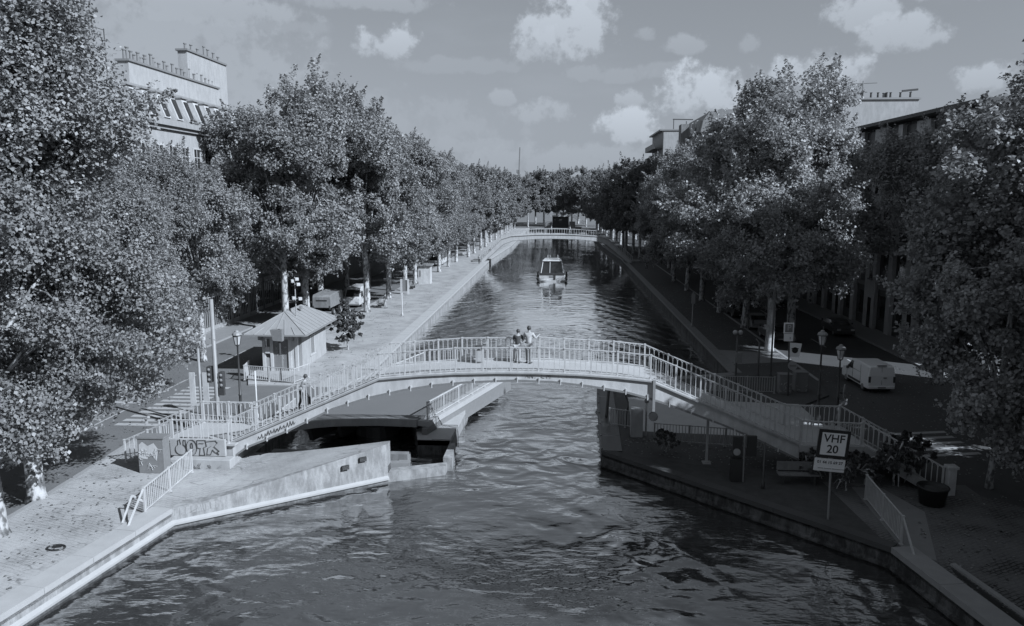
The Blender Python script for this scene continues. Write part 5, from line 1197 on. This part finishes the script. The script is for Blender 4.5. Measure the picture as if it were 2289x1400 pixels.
def tree_meshes(seed, H=22., Rr=6.2, z0=3.5, nclump=130, nleaf=42000, leaf=.21, mat=None, lean=0.0, droop=.25, trunk_r=.34, sparse=0.0):
    rs = np.random.RandomState(seed); mat = mat or M['leaf']
    zc, hz = (H+z0)/2, (H-z0)/2
    # big lobes shape the outline, small sprays sit on them
    lobes = []
    for k in range(16):
        t = rs.uniform(-.85, .85); a = rs.uniform(0, 2*np.pi); rr = Rr*np.sqrt(max(.06, 1-t*t))*rs.uniform(.4, .92)
        lobes.append((np.array([rr*np.cos(a)+lean*(t+1), rr*np.sin(a), zc+hz*t*.86]), rs.uniform(.2, .5)*Rr*(1-.25*max(0, t))))
    lobes.append((np.array([lean, 0, zc+hz*.62]), .42*Rr)); lobes.append((np.array([0, 0, zc-hz*.1]), .6*Rr))
    LC = np.array([c for c, r in lobes]); LR = np.array([r for c, r in lobes]); cl = []; CP = np.zeros((nclump, 3))
    while len(cl) < nclump:
        n = 400; li = rs.randint(len(lobes), size=n); d = rs.normal(size=(n, 3)); d /= np.linalg.norm(d, axis=1, keepdims=True)
        p = LC[li]+d*(LR[li]*rs.uniform(.72, 1.05, n))[:, None]
        ins = (np.linalg.norm(p[:, None]-LC[None], axis=2) < LR[None]*.72).any(1)
        ok = (~ins | (rs.rand(n) < .2)) & (p[:, 2] > z0*.55) & (p[:, 2] < H+.8)
        for q, e in zip(p[ok], d[ok]):
            k = len(cl)
            if k >= nclump: break
            if k and (np.abs(CP[:k]-q).sum(1) < .6).any(): continue
            CP[k] = q; cl.append((q, rs.uniform(.5, 1.05)*Rr/6.0, e))
    wts = np.array([r*r for _, r, _ in cl]); wts = wts/wts.sum(); P = []; Nn = []
    axis = np.array([0, 0, zc])
    for (c, r, d), wgt in zip(cl, wts):
        n = max(8, int(nleaf*wgt*rs.uniform(.6, 1.3)))
        dirs = rs.normal(size=(n, 3)); dirs /= np.linalg.norm(dirs, axis=1, keepdims=True)
        rad = r*rs.uniform(.25, 1.0, n)**.55
        sc_ = np.array([1.12, 1.12, .82])
        pts = c+dirs*rad[:, None]*sc_
        pts[:, 2] -= droop*((pts[:, 0]-c[0])**2+(pts[:, 1]-c[1])**2)/max(r, .1)*.5
        P.append(pts); outw = (c-axis); outw = outw/np.linalg.norm(outw)
        Nn.append(dirs*.5+outw*.35+np.array([0, 0, .5])+rs.normal(size=(n, 3))*.8)
        # twig sprays that break the outline
        for k in range(rs.randint(2, 5)):
            dd = d*.8+outw*.5+rs.normal(size=3)*.55+np.array([0, 0, rs.choice([.7, -.5])]); dd /= np.linalg.norm(dd); m = rs.randint(14, 30)
            tt = rs.uniform(.3, 1, m)[:, None]*r*rs.uniform(1.1, 1.75)
            P.append(c+dd*tt+rs.normal(size=(m, 3))*.13*r); Nn.append(rs.normal(size=(m, 3))*.6+np.array([0, 0, .7])+outw*.4)
        if rs.rand() < .3 and (outw[2] > -.1):      # long leading shoots
            dd = outw*.7+rs.normal(size=3)*.35+np.array([0, 0, .55]); dd /= np.linalg.norm(dd); L = rs.uniform(1.0, 2.3)*Rr/6; m = int(L*nleaf/1400)
            t_ = rs.uniform(0, 1, m)
            P.append(c+dd*(r*.5+t_*L)[:, None]+rs.normal(size=(m, 3))*(.34*(1.05-t_))[:, None]*Rr/6); Nn.append(rs.normal(size=(m, 3))*.7+np.array([0, 0, .6])+outw*.3)
    P = np.concatenate(P); Nn = np.concatenate(Nn)
    keep = P[:, 2] > 1.0; P, Nn = P[keep], Nn[keep]
    crown = quads_mesh('crown', leaf_quads(rs, P, Nn, leaf), mat)
    # trunk and limbs
    tb = MB(); hb = H*rs.uniform(.24, .32)
    tb.tube([(0, 0, -.15), (0, 0, .25), (rs.uniform(-.1, .1), rs.uniform(-.1, .1), hb*.5), (lean*.15, 0, hb), (lean*.5, rs.uniform(-.3, .3), H*.5), (lean*.9, 0, H*.78)],
            [trunk_r*1.5, trunk_r*1.1, trunk_r, trunk_r*.9, trunk_r*.55, trunk_r*.15], 10)
    order = rs.permutation(len(cl)); tips = []
    for k in order[:16]:
        p = cl[k][0]; h0 = hb*rs.uniform(.75, 1.0)+rs.uniform(0, .35)*(p[2]-hb)*(p[2] > hb)
        a = np.array([lean*.3, 0, h0]); mid = a*.5+p*.5+np.array([0, 0, .9+.08*abs(p[2]-h0)]); r0 = trunk_r*rs.uniform(.3, .5)
        pts = [a*(1-t)**2+mid*2*t*(1-t)+p*t*t for t in np.linspace(0, 1, 6)]
        tb.tube([tuple(q) for q in pts], [r0, r0*.85, r0*.65, r0*.45, r0*.28, r0*.12], 6, False); tips.append(pts)
    TP = np.array([q for L in tips for q in L[1:5]])
    for k in order[16:16+50]:
        p = cl[k][0]; b0 = TP[np.argmin(((TP-p)**2).sum(1))]
        tb.tube([tuple(b0), tuple((b0+p)/2+np.array([0, 0, .25])), tuple(p)], [.06, .045, .02], 5, False)
    o = tb.build('trunk', M['bark'], smooth=True); tm = o.data; bpy.data.objects.remove(o)
    return tm, crown
V_NEAR = [tree_meshes(11, 23, 6.6, 2.2, 430, 150000, .13), tree_meshes(12, 22, 6.2, 2.0, 420, 145000, .13)]
V_RNEAR = [tree_meshes(13, 21.5, 6.3, 1.6, 380, 76000, .18, M['leaf_r']), tree_meshes(14, 20, 6.0, 1.6, 360, 74000, .18, M['leaf_r'])]
V_RHIGH = [tree_meshes(15, 21, 6.4, 12.5, 300, 56000, .19, M['leaf_r'])]
V_YOUNG = tree_meshes(16, 13.5, 4.4, 1.0, 260, 40000, .16, M['leaf_r'], trunk_r=.13, droop=.35)
V_MID = [tree_meshes(21, 24, 6.8, 3.6, 350, 68000, .195), tree_meshes(22, 23, 6.6, 3.6, 340, 66000, .195), tree_meshes(23, 22, 6.8, 3.8, 340, 66000, .195)]
V_RMID = [tree_meshes(31, 22, 6.8, 3.0, 340, 66000, .195, M['leaf_r']), tree_meshes(32, 21, 6.4, 3.0, 330, 62000, .195, M['leaf_r']), tree_meshes(33, 23, 6.8, 3.2, 340, 66000, .195, M['leaf_r'])]
V_FAR = [tree_meshes(41, 21, 5.8, 4.0, 240, 30000, .28, M['leaf_far']), tree_meshes(42, 22, 6.0, 4.0, 240, 30000, .28, M['leaf_far'])]  # far leaves lightened in colour in place of haze
def plant(kind, x, y, s, rz, label, group, sz=None, z=0.0, name='plane_tree', cat='tree'):
    tm, cm = kind
    t = empty(name, (x, y, z), label, cat, group, R(rz)); t.scale = (s, s, sz or s)
    link_mesh('trunk', tm, t); link_mesh('crown', cm, t)
    return t
GL, GR = 'plane trees along the sunny bank', 'plane trees along the shaded bank'
plant(V_NEAR[0], -22.6, 30.2, 1.0, 20, 'big leafy plane tree beside the pale stone bollard on the setts', GL)
plant(V_NEAR[1], -21.6, 26.6, .95, 140, 'nearest plane tree on the pale setts with a mottled trunk', GL)
plant(V_NEAR[1], -27.0, 39.5, .9, 250, 'dense plane tree across the quay road, behind the two nearest trees', GL)
plant(V_NEAR[0], -27.5, 48.5, .73, 80, 'plane tree overhanging the road opposite the keeper hut', GL)
plant(V_MID[0], -28.3, 58.0, .68, 30, 'smaller plane tree at the facade kerb left of the hut roof'.replace('left of', 'behind'), GL)
spots = [(-26.4, 71.5, .93, 0), (-26.2, 77.0, 1.12, 1), (-21.6, 84.0, 1.02, 2), (-27.5, 86, 1.08, 0), (-21.6, 95.2, .97, 1), (-27.5, 97, 1.0, 2), (-21.2, 103.5, .93, 0), (-21.2, 111, .9, 2), (-27.5, 108, .95, 1),
         (-21.0, 120, .9, 1), (-27, 121, .92, 0), (-20.6, 130, .88, 0), (-26.5, 134, .92, 2), (-20.4, 140, .86, 2), (-20.3, 150, .88, 1)]
ORD = ['first', 'second', 'third', 'fourth', 'fifth', 'sixth', 'seventh', 'eighth', 'ninth', 'tenth', 'eleventh', 'twelfth', 'thirteenth', 'fourteenth', 'fifteenth', 'sixteenth', 'seventeenth', 'eighteenth']
qi = ki = 0
for i, (x, y, s, k) in enumerate(spots):
    if x > -24: lab = f'{ORD[qi]} plane tree beyond the keeper hut in the row along the sunny quay'; qi += 1
    else: lab = f'{ORD[ki]} plane tree past the hut in the row between road and facades'; ki += 1
    plant(V_MID[k], x, y, s, i*67, lab, GL)
rt = [(22.5, 29.0, .8, 0, V_RNEAR), (20.5, 16.5, .9, 1, V_RNEAR), (20.5, 3, .95, 0, V_RNEAR), (23.2, 36.5, 1.0, 1, V_RNEAR), (26.8, 54, .84, 0, V_RHIGH), (17.9, 64.6, .98, 0, V_RMID), (21.3, 70, 1.1, 2, V_RMID), (18.6, 76, .98, 1, V_RMID),
      (18.2, 86, .94, 0, V_RMID), (18.0, 96, .92, 1, V_RMID), (24.5, 92, .9, 2, V_RMID), (17.8, 106, .9, 2, V_RMID), (24, 104, .95, 1, V_RMID), (17.6, 117, .82, 0, V_RMID), (19.0, 128, .8, 1, V_RMID), (23.5, 122, .98, 0, V_RMID), (20.0, 139, .8, 2, V_RMID), (21.5, 150, .78, 0, V_RMID)]
for i, (x, y, s, k, vv) in enumerate(rt):
    lab = ['plane tree shading the dark setts beside the basin, nearest the corner railing', 'plane tree over the dark setts, second along the shaded basin edge', 'plane tree over the dark setts, third along the shaded basin edge', 'plane tree with low hanging branches beside the shaded crossing',
           'plane tree with a high crown before the corner building roof, beyond the white van', 'plane tree with the sunlit pale trunk near the parking sign', 'tallest plane tree of the shaded bank, rising above the parked cars'][i] if i < 7 else f'{ORD[i-7]} plane tree after the tallest one along the shaded bank'
    t = plant(vv[k], x, y, s, i*53+10, lab, GR)
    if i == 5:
        c = t.children[0] if t.children[0].name.startswith('trunk') else t.children[1]; c.data = c.data.copy(); c.data.materials[0] = M['bark_sunlit']  # trunk recoloured near white to stand in for sunlight on it
k = 0
for i, y in enumerate(range(162, 312, 11)):
    for sx_ in (-1, 1):
        x = (-19.6+(y-160)*.012) if sx_ < 0 else 16.8-(y-160)*.012
        plant(V_FAR[(i+(sx_ > 0)) % 2], x+rnd.uniform(-.5, .5), y, rnd.uniform(.9, 1.02), rnd.uniform(0, 360), f"{ORD[i]} small distant plane tree past the far footbridge on the {'sunny' if sx_ < 0 else 'shaded'} bank", GL if sx_ < 0 else GR)
        if i % 2 == 0: plant(V_FAR[i % 2], x+sx_*7, y+4, rnd.uniform(.95, 1.1), rnd.uniform(0, 360), f"{ORD[i]} distant tree of the back row on the {'sunny' if sx_ < 0 else 'shaded'} bank", GL if sx_ < 0 else GR)
fx = [(-13, 322, 1.0), (-6.5, 330, 1.12), (-1, 345, 1.18), (5.5, 332, .95), (11.5, 326, 1.05), (17, 335, 1.15), (-19, 338, 1.05), (2, 365, 1.2), (9, 360, 1.28), (-11, 360, 1.15)]
for i, (x, y, s) in enumerate(fx):
    plant(V_FAR[i % 2], x, y, s, i*71, f'{ORD[i]} tree of the dark clump closing the canal behind the lock gate', 'trees behind the lock gate')
plant(V_YOUNG, 19.6, 34.2, 1.0, 40, 'young leafy tree hanging almost to the ground at the edge of the dark setts', GR)
# shrubs
BUSH = tree_meshes(51, 4.2, 1.5, .4, 60, 5200, .17, M['leaf_bush'], trunk_r=.07); BUSH2 = tree_meshes(52, 2.2, 1.3, .2, 45, 4200, .15, M['leaf_bush'], trunk_r=.05)
plant(BUSH, -17.9, 62.8, .92, 0, 'dark upright bush against the canal side of the hut', None, name='bush', cat='bush')
for i, (x, y, s, lab) in enumerate(((12.9, 33.2, .8, 'leafy bush under the bridge landing, beside the VHF sign pole'), (15.3, 34.0, .9, 'leafy bush beneath the turning stair flight'), (11.9, 34.4, .6, 'low bush behind the dark bench'), (16.6, 35.6, .8, 'bush between the two white newel pillars'), (5.6, 37.9, .5, 'low ivy clump on the water corner under the arch'))):
    plant(BUSH2, x, y, s, i*80, lab, 'shrubs below the bridge landing', name='bush', cat='bush')

# fallen leaves and litter lying on the setts
rs = np.random.RandomState(8); pl_ = []
for (x0, x1, y0, y1, n, z) in ((-22, -17.4, 18, 33, 330, .012), (-22.2, -15.5, 55, 120, 600, .012), (14, 21, 14, 33, 600, .012), (3.5, 12.5, 34.5, 40, 500, .012), (13.2, 18.2, 58, 120, 700, .012), (-30, -23, 30, 60, 800, ZR+.012), (19, 27, 35, 60, 600, ZR+.012)):
    p = np.stack([rs.uniform(x0, x1, n), rs.uniform(y0, y1, n), np.full(n, z)], 1)
    if y0 == 34.5: p = p[p[:, 1] > 34.6+(12.2-p[:, 0])*.37]
    pl_.append(p)
P = np.concatenate(pl_)
o = link_mesh('fallen_leaves', quads_mesh('fallen_leaves', leaf_quads(rs, P, np.array([[0, 0, 1.]])+rs.normal(size=P.shape)*.12, .11), M['leaf_litter'])); tag(o, kind='stuff')
# ------------------------------------------------------------------ people
def skin_mesh(name, verts, edges, radii, root, mat, parent, sub=1):
    me = bpy.data.meshes.new(name); me.from_pydata([tuple(v) for v in verts], edges, []); me.materials.append(mat)
    o = link_mesh(name, me, parent)
    md = o.modifiers.new('skin', 'SKIN'); md.use_smooth_shade = True
    sv = me.skin_vertices[0].data
    for i, r in enumerate(radii):
        sv[i].radius = (r, r) if not isinstance(r, tuple) else r; sv[i].use_root = (i == root)
    s = o.modifiers.new('sub', 'SUBSURF'); s.levels = sub; s.render_levels = sub
    return o
def person(label, loc, rz, pose, top, legs, hair, height=1.74, name='person', group=None):
    """faces local -y; built standing at the origin and then placed"""
    t = empty(name, (0, 0, 0), label, 'person', group)
    k = height/1.74
    V = {}; lean = pose.get('lean', 0.0)
    def S(x, y, z): return Vector((x, y, z))*k
    hip = pose.get('hip', .93); V['pel'] = S(0, 0, hip)
    def up(z, f=1.0): h = z-.93; return S(0, -math.sin(lean)*h*f, hip+math.cos(lean)*h)
    V['wai'] = up(1.06); V['che'] = up(1.28); V['nkb'] = up(1.45); V['nk'] = up(1.52); V['hd'] = up(1.60)+S(0, -.015, 0); V['hd2'] = up(1.70)+S(0, -.015, 0)
    st = pose.get('stride', 0.06)
    for s, n in ((-1, 'l'), (1, 'r')):
        f = st*s; lift = pose.get('lift'+n, 0.0)
        V['hp'+n] = S(s*.09, 0, hip-.05); V['kn'+n] = S(s*.1, -f*.55-abs(st)*.15-lift*.5, .48*hip/.93+lift*.6); V['an'+n] = S(s*.1, -f, .09+lift); V['to'+n] = S(s*.11, -f-.17, .035+lift)
        V['sh'+n] = up(1.42)+S(s*.18, 0, 0)
        el, ha = pose.get('arm'+n, ((.24, .03, 1.14), (.25, -.06, .9)))
        V['el'+n] = V['nkb']+S(s*el[0], el[1], el[2]-1.45); V['wr'+n] = V['nkb']+S(s*ha[0], ha[1], ha[2]-1.45)
        d = (V['wr'+n]-V['el'+n]).normalized(); V['pa'+n] = V['wr'+n]+d*.07*k
        side = d.cross(Vector((0, 1, .2))).normalized()
        for j in range(4): V[f'f{j}{n}'] = V['pa'+n]+side*((j-1.5)*.019)*k+d*(.075-.008*abs(j-1.3))*k+Vector((0, -.012, -.01))*k
        V['th'+n] = V['wr'+n]+side*.045*k+d*.06*k
    rad = dict(pel=.125, wai=.115, che=.135, nkb=.075, nk=.05, hd=(.085, .1), hd2=(.07, .085))
    E = [('pel', 'wai'), ('wai', 'che'), ('che', 'nkb'), ('nkb', 'nk'), ('nk', 'hd'), ('hd', 'hd2')]
    for n in 'lr':
        rad.update({'hp'+n: .085, 'kn'+n: .055, 'an'+n: .04, 'to'+n: .035, 'sh'+n: .06, 'el'+n: .042, 'wr'+n: .028, 'pa'+n: (.038, .018), 'th'+n: .009})
        E += [('pel', 'hp'+n), ('hp'+n, 'kn'+n), ('kn'+n, 'an'+n), ('an'+n, 'to'+n), ('nkb', 'sh'+n), ('sh'+n, 'el'+n), ('el'+n, 'wr'+n), ('wr'+n, 'pa'+n), ('wr'+n, 'th'+n)]
        for j in range(4): rad[f'f{j}{n}'] = .008; E.append(('pa'+n, f'f{j}{n}'))
    names = list(V); idx = {n: i for i, n in enumerate(names)}
    def rr(r): return tuple(a*k for a in r) if isinstance(r, tuple) else r*k
    skin_mesh('body', [V[n] for n in names], [(idx[a], idx[b]) for a, b in E], [rr(rad[n]) for n in names], idx['pel'], M['skin'], t)
    def cloth(nm, ns, es, grow, mat, root):
        ix = {n: i for i, n in enumerate(ns)}
        def gr(n): r = rad[n] if n in rad else .05; r = max(r) if isinstance(r, tuple) else r; return (r+grow)*k
        return skin_mesh(nm, [V[n] for n in ns], [(ix[a], ix[b]) for a, b in es], [gr(n) for n in ns], ix[root], mat, t)
    V['sl'] = V['shl'].lerp(V['ell'], .95); V['sr'] = V['shr'].lerp(V['elr'], .95); rad['sl'] = rad['sr'] = .05
    cloth('shirt', ['pel', 'wai', 'che', 'nkb', 'shl', 'shr', 'sl', 'sr'], [('pel', 'wai'), ('wai', 'che'), ('che', 'nkb'), ('nkb', 'shl'), ('nkb', 'shr'), ('shl', 'sl'), ('shr', 'sr')], .024, top, 'pel')
    cloth('trousers', ['pel', 'hpl', 'hpr', 'knl', 'knr', 'anl', 'anr'], [('pel', 'hpl'), ('pel', 'hpr'), ('hpl', 'knl'), ('hpr', 'knr'), ('knl', 'anl'), ('knr', 'anr')], .02, legs, 'pel')
    for n in 'lr':
        a, b = V['an'+n], V['to'+n]; sh = MB(); d = (b-a); d.z = 0; d.normalize()
        sh.bar(a-d*.07*k+Vector((0, 0, -.05*k)), b+d*.05*k+Vector((0, 0, -.005*k)), .085*k, .07*k); sh.build('shoe', M['dark'], t, bevel=.02)
    c = (V['hd']+V['hd2'])/2; hm = MB(); hm.ball((c.x, c.y+.022*k, c.z+.035*k), .105*k, 12, 8, 1.08); hm.build('hair', hair, t, True)
    fc = MB(); fc.ball((c.x, c.y-.10*k, c.z-.02*k), .016*k, 6, 4, 1.4)
    fc.build('nose', M['skin'], t, True)
    ey = MB()
    for s in (-1, 1): ey.ball((c.x+s*.032*k, c.y-.092*k, c.z+.015*k), .011*k, 6, 4)
    ey.box(c.x-.025*k, c.x+.025*k, c.y-.1*k, c.y-.085*k, c.z-.065*k, c.z-.055*k); ey.build('face_details', M['dark'], t)
    t.location = loc; t.rotation_euler = (0, 0, rz)
    return t
LEANARM = ((.26, -.12, 1.2), (.2, -.34, 1.1))
TOPZ = 4.76
person('person in a dark jacket leaning over the bridge rail beside a companion in white', (-2.0, 37.1, 4.75), R(175), dict(lean=.38, arml=LEANARM, armr=LEANARM, stride=.05), M['cloth_d'], M['cloth_m'], M['hair'], 1.68)
person('tall person in a white shirt standing at the middle of the footbridge rail', (-1.45, 37.05, 4.75), R(165), dict(lean=.12, arml=((.28, -.1, 1.18), (.36, -.3, 1.3)), armr=((.28, -.05, 1.16), (.2, -.3, 1.08)), stride=.07), M['cloth_w'], M['cloth_g'], M['hair'], 1.84)
zst = lambda x: 1.05+(x+15.95)*.4443
person('person in a grey top and dark trousers climbing the sunny bridge stairs', (-12.7, 36.3, zst(-12.9)), R(90), dict(lean=.22, stride=.24, liftl=.0, liftr=.16, arml=((.22, .14, 1.18), (.22, .05, .95)), armr=((.22, -.12, 1.2), (.2, -.3, 1.06))), M['cloth_g'], M['cloth_d'], M['hair'], 1.78)
bag = empty('shopping_bag', (-12.3, 35.75, zst(-12.3)+.1), 'dark bag carried low beside the person on the stairs', 'bag')
MB().obox((-12.35, 35.85, zst(-12.35)+.32), .36, .2, .42, .2).build('sack', M['cloth_d'], bag, bevel=.05); MB().tube([(-12.48, 35.85, zst(-12.35)+.5), (-12.35, 35.85, zst(-12.35)+.72), (-12.22, 35.85, zst(-12.35)+.5)], .015, 5).build('handle', M['cloth_d'], bag)
bp_ = empty('backpack', (-3.9, 37.2, 4.74), 'pale bag with a dark flap standing on the bridge deck by the rail', 'bag')
MB().obox((-3.9, 37.2, 5.1), .42, .3, .72, .1).build('sack', M['cloth_m'], bp_, bevel=.08); MB().obox((-3.92, 37.15, 5.5), .36, .32, .22, .1).build('flap', M['cloth_d'], bp_, bevel=.06)
person('person in dark clothes walking on the far footbridge', (-1.5, 152, 5.43), R(90), dict(stride=.2), M['cloth_m'], M['cloth_d'], M['hair'])
person('person in pale clothes walking on the far footbridge', (2.2, 152, 5.4), R(-90), dict(stride=.2), M['cloth_w'], M['cloth_g'], M['hair'])
person('lone walker in dark clothes on the shaded towpath', (15.6, 136, 0), R(0), dict(stride=.22), M['cloth_d'], M['cloth_d'], M['hair'])
person('person in dark clothes at the foot of the far bridge on the sunny quay', (-14.9, 166, 0), R(180), dict(stride=.15), M['cloth_d'], M['cloth_d'], M['hair'])
person('person in grey walking along the sunny quay edge before the far bridge', (-15.3, 146, 0), R(0), dict(stride=.2), M['cloth_g'], M['cloth_d'], M['hair'])
person('seated looking person standing by the quay bench among the trees', (-20.2, 87.0, 0), R(90), dict(stride=.05), M['cloth_d'], M['cloth_m'], M['hair'])
